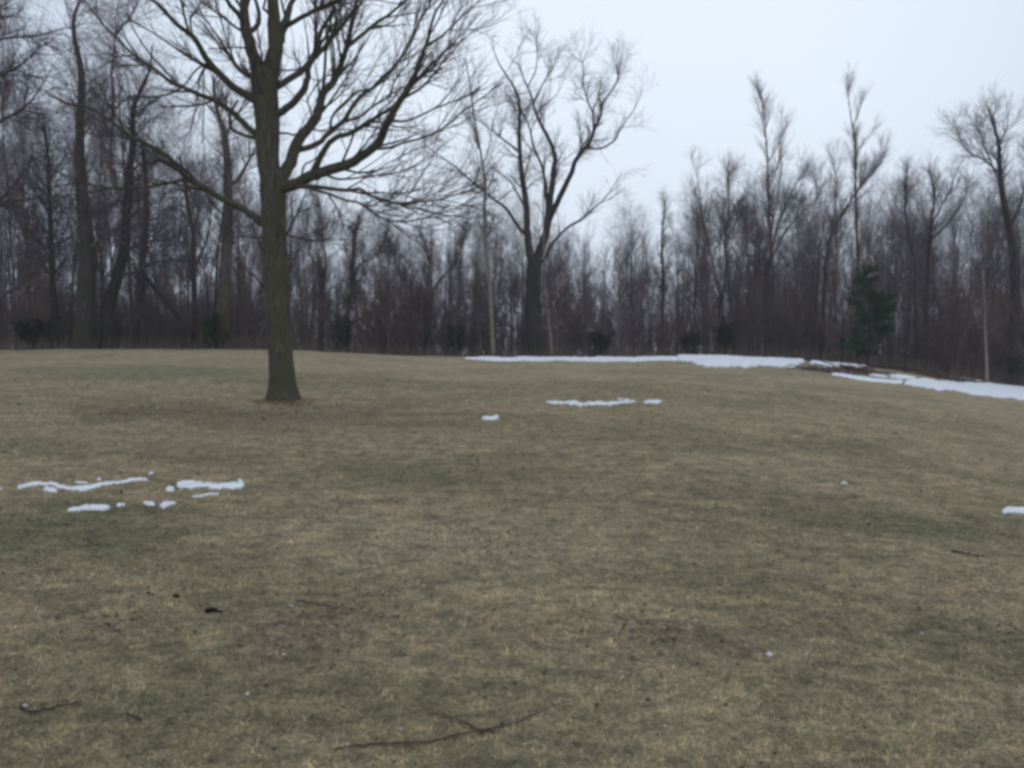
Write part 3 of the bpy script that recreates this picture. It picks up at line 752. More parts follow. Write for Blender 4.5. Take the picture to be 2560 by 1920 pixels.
mp.grow([dict(M=380, t0=0.2, t1=0.98, ang=0.45, lmin=0.7, lmax=2.2, n=7, up=0.05, wob=0.075, rr=0.55, tip=0.0035, rmax=0.024, sides=4, tfall=0.45),
         dict(M=1700, t0=0.15, t1=1.0, ang=0.5, lmin=0.35, lmax=1.1, n=6, up=0.05, wob=0.09, rr=0.6, tip=0.0022, rmax=0.009, sides=3),
         dict(M=6500, t0=0.1, t1=1.0, ang=0.55, lmin=0.15, lmax=0.6, n=4, up=0.04, wob=0.10, rr=0.7, tip=0.0017, rmax=0.005, sides=3),
         dict(M=800, t0=0.35, t1=0.95, ang=0.7, lmin=0.2, lmax=0.8, n=5, up=0.05, wob=0.14, rr=0.4, tip=0.0018, rmax=0.007, sides=3, frm=0)])

FINE = lambda m, k=1.0, a=0.5, up=0.10, w=0.10: [dict(v, ang=v['ang'] * 1.3, up=v['up'] * 0.7) for v in FINE0(m, k, a, up, w)]
FINE0 = lambda m, k=1.0, a=0.5, up=0.10, w=0.10: [
    dict(M=int(70 * m), t0=0.30, t1=0.98, ang=a, lmin=1.0 * k, lmax=2.8 * k, n=7, up=up * 0.8, wob=w, rr=0.55, tip=0.0045, rmax=0.028, sides=4),
    dict(M=int(420 * m), t0=0.1, t1=1.0, ang=a, lmin=0.5 * k, lmax=1.7 * k, n=5, up=up * 0.5, wob=w * 1.2, rr=0.6, tip=0.0032, rmax=0.010, sides=3),
    dict(M=int(1500 * m), t0=0.1, t1=1.0, ang=a, lmin=0.3 * k, lmax=1.1 * k, n=4, up=up * 0.4, wob=w * 1.2, rr=0.7, tip=0.0024, rmax=0.006, sides=3)]

# --- twin-stemmed tree at the far crest
tt_ = Tree('twin_stemmed_tree', 'tall twin-stemmed bare tree behind the far snow line, forking low', 37.5, seed=21, bark=M_TRUNK, limbs_as_parts=True)
tt_.path('t', 'G', [(545, 1330), (545, 1200), (542, 1000), (540, 850), (545, 700), (550, 600)], 120, 108, 0, trunk=True, ground=True)
tt_.path('a', 'G', [(550, 640), (515, 540), (500, 400), (490, 200), (465, 0), (445, -150), (440, -330), (440, -560), (420, -640), (370, -740), (290, -860), (240, -990)], 78, 10, -0.8, 't')
tt_.path('b', 'G', [(555, 640), (600, 500), (645, 360), (660, 200), (680, 60), (690, -70), (705, -170), (660, -300), (590, -430), (550, -530), (540, -590), (470, -760), (420, -880)], 84, 10, 0.8, 't')
tt_.path('c', 'C', [(1105, 1640), (1190, 1450), (1270, 1280), (1310, 1170), (1400, 1060), (1440, 960), (1490, 850), (1505, 760), (1590, 640), (1620, 540), (1640, 420)], 56, 7, -0.5, 'b')
tt_.path('c2', 'C', [(1440, 960), (1430, 850), (1400, 770), (1360, 650), (1350, 480), (1330, 380)], 24, 7, 0.7, 'c')
tt_.path('c3', 'C', [(1315, 1150), (1350, 1080), (1400, 1010), (1400, 930)], 24, 14, -0.6, 'c')
tt_.path('c4', 'C', [(1390, 1100), (1490, 1100), (1600, 1030), (1620, 980), (1700, 860), (1750, 780), (1800, 650)], 20, 6, -0.5, 'c')
tt_.path('c5', 'C', [(1430, 830), (1480, 680), (1500, 560)], 12, 5, 1.0, 'c2')
tt_.path('d', 'C', [(1085, 1650), (1080, 1400), (1050, 1230), (990, 1090), (960, 950), (900, 810), (830, 700), (780, 560)], 34, 8, 1.5, 'b')
tt_.path('e', 'G', [(620, 600), (660, 510), (700, 450), (800, 350), (900, 290), (1000, 200), (1060, 150), (1120, 70), (1200, -60)], 36, 8, -1.2, 't')
tt_.path('f', 'G', [(500, 430), (440, 360), (350, 220), (260, 150), (100, 20), (-40, -100), (-180, -200), (-260, -260)], 36, 8, -1.6, 'a')
tt_.path('g', 'C', [(885, 1110), (760, 1030), (660, 950), (560, 880)], 20, 9, 0.8, 'a')
tt_.path('h', 'C', [(990, 770), (1070, 600), (1150, 480), (1200, 350)], 16, 5, 0.6, 'b')
tt_.path('h2', 'C', [(1020, 850), (1070, 780), (1160, 700), (1230, 560)], 14, 5, -0.6, 'b')
tt_.path('i', 'C', [(930, 640), (1010, 500), (1015, 300), (1010, 200)], 14, 5, 0.6, 'b')
tt_.path('j', 'C', [(915, 1560), (850, 1400), (810, 1330), (700, 1260), (620, 1220)], 20, 8, 1.2, 'a')
tt_.path('k', 'C', [(905, 1230), (950, 1160), (1010, 1120)], 12, 6, 1.2, 'a')
tt_.path('m', 'C', [(1150, 1250), (1230, 1180), (1330, 1080)], 9, 4, 1.0, 'b')
tt_.path('q', 'G', [(130 + 130, 180), (330, 120), (400, 50), (470, -40)], 12, 6, 0.4, 'f')
tt_.grow(FINE(2.4, 0.75, 0.5, 0.10))

GE = 'bare trees at the edge of the wood'
def hero(name, label, dep, seed, bark_, twig_, paths, lv, group=GE):
    t_ = Tree(name, label, dep, seed=seed, bark=bark_, twig=twig_, group=group)
    for k, p in enumerate(paths):
        c, pts, w0, w1, dz, par = p[:6]; up = p[6] if len(p) > 6 else 0
        t_.path(k, c, pts, w0, w1, dz, par, up=up, trunk=(k == 0), ground=(k == 0))
    return t_.grow(lv)
hero('aspen_tree', 'slim pale grey trunk left of the twin-stemmed tree', 36.5, 31, M_PALE, M_TWIG, [
    ('G', [(248, 1320), (232, 1000), (215, 700), (192, 450), (180, 200), (188, 50), (170, -100), (135, -300), (100, -500), (80, -680), (40, -900)], 34, 8, 0, None),
    ('C', [(620, 1210), (660, 1090), (680, 950), (730, 780), (750, 650)], 12, 5, 0.5, 0),
    ('C', [(570, 1010), (560, 1000), (480, 860), (440, 700)], 8, 4, -0.5, 0)], FINE(0.5, 0.6, 0.5, 0.12))
hero('aspen_tree', 'thin pale trunk close in front of the right stem of the twin-stemmed tree', 36.2, 32, M_PALE, M_TWIG, [
    ('G', [(684, 1320), (668, 1150), (645, 900), (625, 600), (618, 200), (625, -50), (640, -300)], 26, 7, 0, None)], FINE(0.12, 0.5, 0.4, 0.12))
hero('broad_tree', 'thick dark trunk at far left with a crooked side stem climbing beside it', 31.5, 33, M_TRUNK, M_TWIG, [
    ('E', [(600, 1260), (625, 1000), (640, 700), (645, 500), (620, 250), (600, 0), (590, -150), (590, -330), (600, -570), (605, -740), (590, -880), (560, -1000), (545, -1150), (560, -1260), (620, -1380)], 140, 12, 0, None, ),
    ('E', [(640, 520), (700, 480), (745, 420), (780, 320), (790, 200)], 46, 22, -0.8, 0),
    ('E', [(620, 300), (700, 240), (800, 200), (890, 130), (850, 50), (825, -30), (815, -200), (835, -420), (840, -600), (828, -750), (835, -900), (860, -1080), (860, -1220), (900, -1380)], 60, 12, -0.4, 0),
    ('A', [(600, 780), (480, 760), (360, 680), (230, 650)], 26, 10, -1.0, 0),
    ('A', [(860, 260), (930, 160), (1000, 60), (1040, -40)], 16, 7, -1.0, 2),
    ('A', [(840, 830), (900, 760), (1000, 700)], 18, 8, 0.6, 2),
    ('A', [(600, 960), (700, 860), (760, 850), (830, 700)], 12, 6, 0.8, 0)], FINE(1.5, 0.9, 0.6, 0.06))
hero('broad_tree', 'dark forked trunk with a sweeping right stem at far left', 32.0, 34, M_TRUNK, M_TWIG, [
    ('E', [(800, 1250), (798, 1100), (800, 950), (850, 780), (895, 620), (930, 450), (940, 200), (960, 50), (960, -80), (980, -200), (985, -370), (985, -480), (1010, -600), (1060, -700), (1110, -830), (1130, -1000)], 115, 10, 0, None),
    ('E', [(800, 950), (770, 820), (760, 650), (740, 500), (700, 330)], 45, 16, 0.5, 0),
    ('E', [(870, 700), (1000, 680), (1100, 640), (1180, 600), (1330, 590), (1420, 560)], 32, 10, -1.2, 0),
    ('E', [(925, 530), (980, 500), (1080, 460), (1200, 440), (1350, 455), (1450, 480)], 24, 8, -1.5, 0),
    ('E', [(950, 270), (1020, 220), (1140, 170), (1240, 100)], 18, 8, -1.0, 0)], FINE(1.5, 0.8, 0.6, 0.06))
hero('broad_tree', 'straight dark trunk right of the forked trunk at left', 34.5, 35, M_TRUNK, M_TWIG, [
    ('E', [(1050, 1260), (1045, 1000), (1035, 850), (1050, 650), (1075, 450), (1090, 250), (1080, 0), (1060, -250)], 78, 24, 0, None),
    ('E', [(1060, 600), (1150, 400), (1180, 200), (1250, 0)], 24, 8, 1.0, 0)], FINE(0.9, 0.8, 0.6, 0.07))
hero('broad_tree', 'thick brownish trunk rising just left of the big lawn tree', 33.5, 36, M_TAN, M_TWIG, [
    ('E', [(1640, 1260), (1645, 1050), (1665, 800), (1680, 500), (1690, 200), (1690, 0), (1680, -200), (1660, -350), (1620, -470), (1590, -620), (1580, -760)], 118, 18, 0, None),
    ('E', [(1700, 30), (1760, 0), (1830, -120), (1890, -230), (1960, -360)], 44, 16, -0.6, 0),
    ('E', [(1670, -300), (1720, -420), (1800, -560), (1830, -640)], 24, 9, 0.6, 0)], FINE(1.3, 0.8, 0.55, 0.08))
hero('broad_tree', 'slender dark tree between the leaning log and the brownish trunk', 35, 37, M_TRUNK, M_TWIG, [
    ('E', [(1445, 1260), (1440, 900), (1435, 650), (1430, 400), (1385, 150), (1370, 0), (1330, -180)], 48, 14, 0, None),
    ('E', [(1430, 420), (1470, 250), (1480, 60), (1500, -100)], 22, 8, 0.5, 0),
    ('E', [(1440, 640), (1520, 480), (1560, 300), (1560, 100)], 26, 10, -0.5, 0)], FINE(0.9, 0.7, 0.5, 0.08))
hero('broad_tree', 'shadowy trunk nearest the left edge of the photo', 33, 38, M_TRUNK, M_TWIG, [
    ('E', [(405, 1290), (400, 1000), (390, 800), (380, 500), (370, 200), (360, -100), (330, -400)], 62, 22, 0, None),
    ('E', [(385, 600), (260, 420), (160, 330)], 26, 8, -1.2, 0), ('E', [(370, 250), (250, 60), (180, -60)], 22, 8, -1.2, 0)], FINE(1.5, 0.9, 0.6, 0.05))
hero('broad_tree', 'tree at the left edge whose long boughs reach into the photo', 22.5, 39, M_TRUNK, M_TWIG, [
    ('E', [(-420, 1480), (-410, 1000), (-400, 500), (-380, 0), (-380, -500), (-360, -1000), (-350, -1500)], 150, 40, 0, None, 3.0),
    ('E', [(-405, 980), (-200, 930), (0, 860), (150, 780), (300, 640), (400, 560)], 46, 9, 0.5, 0),
    ('E', [(-400, 520), (-200, 350), (0, 150), (110, 20), (220, -120), (290, -260)], 50, 9, -0.5, 0),
    ('E', [(-390, 260), (-200, 200), (0, 160), (200, 150), (330, 110)], 34, 8, 1.2, 0),
    ('A', [(-380, 1400), (-200, 1050), (0, 900), (200, 780), (330, 600), (420, 450)], 44, 9, 0.5, 0),
    ('A', [(-380, 1000), (-200, 650), (0, 560), (200, 450), (350, 300)], 44, 9, -0.8, 0),
    ('A', [(-370, 700), (-200, 400), (0, 290), (250, 270), (440, 220), (640, 170)], 36, 9, -0.3, 0),
    ('A', [(-370, 500), (-200, 200), (0, 50), (200, -60)], 36, 12, 0.6, 0)], FINE(2.4, 0.62, 0.6, 0.03))
lg = hero('leaning_log', 'dark broken trunk leaning to the left among the trees left of the lawn tree', 34, 40, M_TRUNK, M_TWIG, [
    ('E', [(1370, 1260), (1345, 1060), (1240, 910), (1170, 830), (1100, 750), (1030, 690)], 44, 26, 0.6, None)], [dict(M=8, t0=0.5, t1=0.98, ang=0.7, lmin=0.3, lmax=1.0, n=5, up=0.02, wob=0.1, tip=0.006, sides=4)], group=None)
lg['category'] = 'dead tree'
hero('forked_tree', 'dark tree forking in a tight V, leftmost tree of the right half', 40, 41, M_TRUNK, M_TWIG, [
    ('G', [(1950, 1310), (1945, 1150), (1930, 940), (1935, 850)], 52, 44, 0, None),
    ('G', [(1935, 880), (1890, 700), (1870, 600), (1840, 480), (1800, 300), (1775, 100), (1750, -100)], 32, 8, -0.6, 0),
    ('G', [(1935, 880), (1975, 650), (1965, 440), (2000, 200), (1985, 60), (1990, -150)], 32, 8, 0.6, 0),
    ('G', [(1870, 580), (1895, 510), (1960, 420), (1930, 200)], 12, 6, 0.4, 1),
    ('G', [(1970, 460), (2040, 330), (2070, 150)], 16, 7, 0.4, 2)], FINE(1.3, 0.75, 0.42, 0.13))
AS = lambda m, k=0.8: [dict(v, t0=0.08, rmax=v['rmax'] * 0.55, tip=v['tip'] * 0.75) for v in FINE0(m * 1.5, k, 0.42, 0.15, 0.06)]
hero('aspen_tree', 'tall narrow pale aspen, left one of the two that top the skyline', 42, 42, M_TAN, M_TAN, [
    ('R', [(775, 1790), (765, 1600), (750, 1350), (740, 1150), (735, 930), (722, 750), (712, 620), (690, 520), (672, 480)], 19, 2, 0, None),
    ('R', [(740, 930), (780, 860), (820, 790), (850, 700)], 9, 3, 0.5, 0), ('R', [(745, 1080), (790, 960), (810, 850), (800, 700)], 9, 3, -0.5, 0),
    ('R', [(722, 780), (700, 690), (680, 600)], 7, 3, 0.3, 0)], AS(1.0, 0.62))
hero('broad_tree', 'wide-crowned dark tree just right of the left pale aspen', 41, 43, M_TRUNK, M_TWIG, [
    ('R', [(735, 1790), (725, 1650), (745, 1500)], 30, 24, 0, None),
    ('R', [(745, 1530), (800, 1400), (860, 1300), (930, 1230), (1020, 1150), (1010, 1040)], 17, 4, -1.0, 0),
    ('R', [(745, 1530), (690, 1440), (640, 1380), (600, 1280), (560, 1150)], 16, 5, 0.8, 0),
    ('R', [(745, 1520), (775, 1360), (830, 1200), (900, 1050), (960, 980)], 15, 4, 0.6, 0),
    ('R', [(750, 1500), (760, 1300), (800, 1100), (820, 930)], 14, 4, -0.5, 0)], FINE(1.5, 0.75, 0.42, 0.12))
hero('broad_tree', 'dark tree leaning right between the two pale aspens', 39.5, 44, M_TRUNK, M_TWIG, [
    ('R', [(1050, 1800), (1065, 1600), (1085, 1420), (1110, 1330), (1165, 1240), (1230, 1130), (1330, 1010), (1400, 930)], 26, 4, 0, None),
    ('R', [(1105, 1350), (1125, 1200), (1130, 1050), (1110, 890)], 15, 4, 0.5, 0)], FINE(0.9, 0.7, 0.4, 0.14))
hero('aspen_tree', 'tallest narrow pale aspen, right one of the two that top the skyline', 41, 45, M_TAN, M_TAN, [
    ('R', [(1262, 1800), (1258, 1600), (1250, 1350), (1243, 1100), (1240, 850), (1215, 680), (1200, 560), (1187, 420)], 18, 2, 0, None),
    ('R', [(1240, 1130), (1290, 1040), (1350, 970), (1400, 880)], 11, 3, -0.6, 0), ('R', [(1240, 900), (1290, 820), (1340, 760)], 8, 3, 0.5, 0),
    ('R', [(1225, 740), (1260, 650), (1275, 560)], 7, 3, -0.3, 0)], AS(1.0, 0.6))
hero('broad_tree', 'straight dark stem with a tuft top left of the far right trees', 42, 46, M_TRUNK, M_TWIG, [
    ('R', [(1590, 1800), (1585, 1550), (1560, 1420), (1530, 1250), (1530, 1080), (1540, 950)], 24, 5, 0, None),
    ('R', [(1565, 1430), (1620, 1370), (1690, 1330), (1760, 1270)], 12, 5, 0.6, 0)], FINE(0.7, 0.65, 0.4, 0.14))
hero('broad_tree', 'bushy-topped dark tree above the brown thicket left of the right-edge tree', 43, 47, M_TRUNK, M_TWIG, [
    ('R', [(1650, 1800), (1655, 1600), (1670, 1400), (1680, 1250), (1700, 1100), (1660, 980)], 28, 5, 0, None),
    ('R', [(1675, 1300), (1740, 1180), (1800, 1060), (1820, 960)], 14, 4, 0.8, 0), ('R', [(1670, 1380), (1760, 1300), (1850, 1180), (1920, 1000)], 15, 4, -0.8, 0)], FINE(1.1, 0.7, 0.45, 0.12))
hero('broad_tree', 'tall dark tree near the right edge rising well above the thicket', 38.5, 48, M_TRUNK, M_TWIG, [
    ('R', [(2165, 1830), (2160, 1650), (2150, 1450), (2115, 1270), (2085, 1100), (2070, 950), (2065, 820), (2040, 730), (2005, 620)], 62, 8, 0, None),
    ('R', [(2140, 1290), (2190, 1180), (2230, 1000), (2260, 850)], 24, 6, -0.8, 0), ('R', [(2070, 1000), (1980, 920), (1870, 860), (1810, 720)], 15, 4, 0.9, 0),
    ('R', [(2065, 830), (2110, 740), (2130, 620)], 14, 4, -0.5, 0), ('R', [(2080, 1080), (2020, 930), (1960, 780), (1930, 680)], 13, 4, -1.0, 0)], FINE(1.5, 0.8, 0.45, 0.10))
hero('broad_tree', 'small straight tree at the right end of the low centre skyline', 43, 49, M_TRUNK, M_TWIG, [
    ('R', [(130, 1800), (132, 1600), (125, 1400), (135, 1250), (150, 1150)], 20, 5, 0, None)], FINE(0.5, 0.55, 0.4, 0.14))
hero('thin_tree', 'thin tan trunk standing in the right-hand snow band', 34.5, 50, M_PALE, M_TWIG, [
    ('H', [(1945, 1180), (1938, 1000), (1928, 800), (1922, 550), (1915, 350), (1930, 100)], 22, 8, 0, None)], FINE(0.35, 0.5, 0.5, 0.1))
hero('broad_tree', 'dark trunk splitting wide at half height behind the right droop of the lawn tree', 38, 51, M_TRUNK, M_TWIG, [
    ('F', [(1400, 1320), (1390, 1150), (1370, 1000), (1380, 850)], 54, 40, 0, None),
    ('F', [(1340, 1000), (1280, 860), (1210, 720), (1150, 580), (1100, 420)], 26, 8, -0.8, 0),
    ('F', [(1390, 860), (1480, 740), (1600, 600), (1660, 450), (1710, 320)], 24, 7, 0.6, 0), ('F', [(1385, 880), (1400, 700), (1390, 520), (1340, 380)], 24, 7, 0.4, 0)], FINE(1.4, 0.6, 0.42, 0.13))
hero('broad_tree', 'forked tree seen just right of the big lawn tree trunk', 37, 52, M_TRUNK, M_TWIG, [
    ('F', [(600, 1290), (600, 1050), (610, 850), (610, 700)], 46, 36, 0, None),
    ('F', [(610, 720), (560, 620), (510, 540), (490, 400), (500, 200)], 20, 7, 0.4, 0), ('F', [(612, 700), (640, 600), (610, 430), (600, 250), (570, 80)], 20, 7, -0.5, 0)], FINE(1.0, 0.6, 0.42, 0.12))
hero('broad_tree', 'dark stem curving up right of that forked tree, behind the drooping boughs', 37.5, 53, M_TRUNK, M_TWIG, [
    ('F', [(800, 1300), (800, 1050), (820, 850), (835, 650), (850, 450), (880, 250)], 38, 9, 0, None),
    ('F', [(835, 720), (900, 620), (980, 580), (1050, 480)], 18, 6, -0.5, 0)], FINE(0.8, 0.55, 0.42, 0.12))

# ------------------------------------------------------------------ woodland filling: prototypes and copies
def proto_tree(seed, H=10.0, kind=0, dens=1.0):
    """bare woodland tree of height H at the origin; returns (trunk mesh, crown mesh)"""
    rg = np.random.default_rng(seed)
    n = 16
    s = np.linspace(0, 1, n)
    lean = rg.normal(size=2) * 0.07
    P = np.stack([lean[0] * s * H + 0.05 * np.cumsum(rg.normal(size=n)) * 0.8, lean[1] * s * H + 0.05 * np.cumsum(rg.normal(size=n)) * 0.8, s * H - 0.2], 1)
    r0 = H * rg.uniform(0.0055, 0.0095)
    R = r0 * (1 - 0.93 * s ** 0.9); R[0] *= 1.35
    g = Geo(); g.tubes(P[None], R[None], 8, 0.03, rg)
    c = Geo()
    a, up = [(0.68, 0.07), (0.5, 0.11), (0.85, 0.05)][kind]
    lim = spawn(rg, P[None], R[None], [18, 22, 15][kind], 0.30, 0.97, a, H * 0.14, H * [0.42, 0.32, 0.5][kind], 8, up, 0.09, 0.6, 0.006, 0.055, tfall=0.55)
    c.tubes(*lim, 5)
    b1 = spawn(rg, *lim, int(80 * dens), 0.2, 0.98, a, 0.7, 2.4, 6, up * 0.7, 0.11, 0.55, 0.004, 0.022)
    c.tubes(*b1, 3)
    b2 = spawn(rg, *b1, int(360 * dens), 0.1, 1.0, a * 1.2, 0.4, 1.5, 5, up * 0.6, 0.12, 0.6, 0.0028, 0.008)
    c.tubes(*b2, 3)
    b3 = spawn(rg, *b2, int(800 * dens), 0.1, 1.0, a * 1.2, 0.25, 0.9, 4, up * 0.5, 0.12, 0.7, 0.0022, 0.0045)
    c.tubes(*b3, 3)
    return g, c
def proto_thicket(seed, H=3.7):
    """clump of thin upright saplings"""
    rg = np.random.default_rng(seed)
    K = 7; n = 10; s = np.linspace(0, 1, n)
    P = np.zeros((K, n, 3)); R = np.zeros((K, n))
    for k in range(K):
        h = H * rg.uniform(0.3, 1.0); b_ = rg.normal(size=2) * 1.0; l = rg.normal(size=2) * 0.14
        P[k] = np.stack([b_[0] + l[0] * s * h + 0.03 * np.cumsum(rg.normal(size=n)), b_[1] + l[1] * s * h + 0.03 * np.cumsum(rg.normal(size=n)), s * h - 0.15], 1)
        R[k] = rg.uniform(0.009, 0.024) * (1 - 0.85 * s)
    g = Geo(); g.tubes(P, R, 5)
    b1 = spawn(rg, P, R, 70, 0.15, 0.98, 0.5, 0.4, 1.5, 5, 0.14, 0.10, 0.6, 0.005, 0.012); g.tubes(*b1, 3)
    b2 = spawn(rg, *b1, 240, 0.1, 1.0, 0.5, 0.25, 0.9, 4, 0.10, 0.10, 0.7, 0.003, 0.006); g.tubes(*b2, 3)
    b3 = spawn(rg, *b2, 380, 0.1, 1.0, 0.6, 0.15, 0.6, 3, 0.05, 0.10, 0.7, 0.0026, 0.0045); g.tubes(*b3, 3)
    return g
PT = []
for q in range(9):
    g, c_ = proto_tree(100 + q, 10.0, [0, 1, 2][q % 3], 1.25)
    mt, mc = g.mesh('trunk'), c_.mesh('crown')
    mt.materials.append([M_TRUNK, M_TRUNK, M_TAN][q % 3]); mc.materials.append([M_TWIG, M_TWIG, M_BROWN][(q // 3) % 3])
    PT.append((mt, mc))
PS = []
for q in range(6):
    me = proto_thicket(300 + q).mesh('thicket'); me.materials.append([M_BROWN, M_TWIG][q % 2]); PS.append(me)
def Rtop(x):
    return np.interp(x, [-300, 0, 300, 480, 620, 850, 1000, 1150, 1300, 1450, 1560, 1700, 1850, 2000, 2212, 2600],
                     [-250, -120, 40, 200, 400, 470, 440, 430, 470, 450, 370, 400, 400, 400, 350, 300])
SECT = [(90, 'at the far left edge'), (190, 'beside the thick far-left trunk'), (330, 'around the forked trunk on the left'), (470, 'near the leaning dead trunk'), (590, 'just left of the lawn tree'),
        (720, 'just right of the lawn tree'), (880, 'behind the drooping boughs'), (1040, 'left of the slim pale trunk'), (1200, 'around the twin-stemmed tree'), (1330, 'right of the twin-stemmed tree'),
        (1480, 'in the low gap of the skyline'), (1620, 'around the V-forked tree'), (1740, 'around the left pale aspen'), (1830, 'just left of the green pine'), (1930, 'behind the green pine'),
        (2060, 'just right of the green pine'), (9999, 'near the right edge')]
def sector(x):
    return next(n for m, n in SECT if x < m)
rng = np.random.default_rng(77)
taken = []
cnt = 0
for q in range(4000):
    if cnt >= 160: break
    u = rng.uniform(-0.68, 0.68); x_ = u * 1916 + 1106
    e = float(edge_d(u)); d_ = e + 3 + 36 * rng.random() ** 1.2
    px, py = u * d_, d_
    if any((px - a) ** 2 + (py - b_) ** 2 < 4.5 for a, b_ in taken): continue
    if x_ < 560 and rng.random() < 0.62: continue
    taken.append((px, py)); cnt += 1
    H = (765 - Rtop(x_)) * d_ / 1916 * rng.uniform(0.62 if x_ < 1450 else 0.78, 1.0) - float(hz(px, py)) + 1.5
    H = float(np.clip(H, 4, 19)); k = H / 10.0
    root = empty('woodland_tree', (px, py, float(hz(px, py))))
    root.rotation_euler = (0, 0, rng.uniform(0, 2 * PI)); kk = min(k, 1.45) ; root.scale = (kk * rng.uniform(.8, 1), kk * rng.uniform(.8, 1), k)
    pi_ = int(rng.integers(len(PT))); mt, mc = PT[pi_]
    lab = ('tan-barked' if pi_ % 3 == 2 else 'dark-barked') + (' front-row' if d_ < e + 12 else ' deeper') + ' woodland %s ' + sector(x_)
    tag(root, lab % 'tree', 'tree', lab % 'trees')
    link('trunk', mt, None, root); link('crown', mc, None, root)
cnt = 0
for q in range(4000):
    if cnt >= 230: break
    u = rng.uniform(-0.66, 0.66); x_ = u * 1916 + 1106
    d_ = float(edge_d(u)) + 0.6 + 14 * rng.random() ** 1.3
    px, py = u * d_, d_
    cnt += 1
    pi_ = int(rng.integers(len(PS))); o = link('sapling_thicket', PS[pi_])
    o.location = (px, py, float(hz(px, py)) - 0.05); o.rotation_euler = (0, 0, rng.uniform(0, 2 * PI))
    k = rng.uniform(0.6, 1.25) * (1.15 if x_ > 1850 else 1.0); o.scale = (k, k, k * rng.uniform(0.8, 1.2))
    lab = ('grey' if pi_ % 2 else 'reddish brown') + ' sapling %s ' + sector(x_) + (', at the front' if d_ < float(edge_d(u)) + 4 else ', farther back')
    tag(o, lab % 'clump', 'thicket', lab % 'clumps')

# the wood goes on behind as one mass
rng = np.random.default_rng(99)
far = Geo()
lo_ = []
for q in range(5):
    rg = np.random.default_rng(500 + q); n = 8; s = np.linspace(0, 1, n)
    P = np.stack([0.06 * np.cumsum(rg.normal(size=n)), 0.06 * np.cumsum(rg.normal(size=n)), s * 10 - 0.3], 1); R = 0.11 * (1 - 0.9 * s)
    g = Geo(); g.tubes(P[None], R[None], 5)
    l1 = spawn(rg, P[None], R[None], 18, 0.2, 0.97, 0.5, 1.2, 3.6, 6, 0.10, 0.09, 0.7, 0.008, 0.04); g.tubes(*l1, 3)
    l2 = spawn(rg, *l1, 110, 0.15, 1.0, 0.6, 0.6, 2.0, 4, 0.08, 0.1, 0.7, 0.005, 0.012); g.tubes(*l2, 3)
    l3 = spawn(rg, *l2, 260, 0.1, 1.0, 0.6, 0.4, 1.2, 3, 0.08, 0.1, 0.7, 0.004, 0.007); g.tubes(*l3, 3)
    lo_.append((np.concatenate(g.V), np.concatenate(g.Q)))
for q in range(460):
    u = rng.uniform(-0.72, 0.72); x_ = u * 1916 + 1106
    d_ = 68 + 62 * rng.random() ** 1.1
    px, py = u * d_, d_; z0 = float(hz(px, py))
    H = float(np.clip((765 - max(Rtop(x_), 330)) * d_ / 1916 * rng.uniform(0.5, 0.95), 6, 20)) if q % 3 else rng.uniform(4, 7)
    V0, Q0 = lo_[rng.integers(5)]
    a = rng.uniform(0, 2 * PI); k = H / 10
    ks = min(k, 1.2) * rng.uniform(0.8, 1.1)
    Vr = np.stack([(V0[:, 0] * math.cos(a) - V0[:, 1] * math.sin(a)) * ks + px, (V0[:, 0] * math.sin(a) + V0[:, 1] * math.cos(a)) * ks + py, V0[:, 2] * k + z0], 1)
    far.add(Vr, Q0)
fw = link('distant_wood', far.mesh('distant_wood'), M_TWIG)
tag(fw, 'distant mass of bare trees deep in the wood', 'woodland', kind='stuff')

# fine brush between and behind the trunks, uncountable
NU = 8500
u = rng.uniform(-0.70, 0.70, NU); d = edge_d(u) + 3.5 + 34 * rng.random(NU) ** 1.4
x = u * d; z = hz(x, d); h_ = (1.2 + 3.6 * rng.random(NU) ** 1.6) * np.interp(u, [0.1, 0.40, 0.5], [1.0, 1.35, 1.7])
K = 5; s_ = np.linspace(0, 1, K); ln2 = rng.normal(0, 0.16, (NU, 2)); wb = np.cumsum(rng.normal(0, 0.04, (NU, K, 2)), 1)
P = np.stack([x[:, None] + ln2[:, :1] * h_[:, None] * s_ + wb[..., 0], d[:, None] + ln2[:, 1:] * h_[:, None] * s_ + wb[..., 1], z[:, None] - 0.1 + h_[:, None] * s_], -1)
R = rng.uniform(0.006, 0.016, NU)[:, None] * (1 - 0.75 * s_)
g = Geo(); g.tubes(P, R, 3)
b1 = spawn(rng, P, R, 26000, 0.08, 0.98, 0.75, 0.35, 1.3, 4, 0.06, 0.13, 0.6, 0.003, 0.008); g.tubes(*b1, 3)
b2 = spawn(rng, *b1, 40000, 0.1, 1.0, 0.7, 0.2, 0.7, 3, 0.04, 0.13, 0.7, 0.0028, 0.005); g.tubes(*b2, 3)
tag(link('undergrowth', g.mesh('undergrowth'), M_BROWN), 'tangled brown brush filling the wood between the trunks', 'brush', kind='stuff')

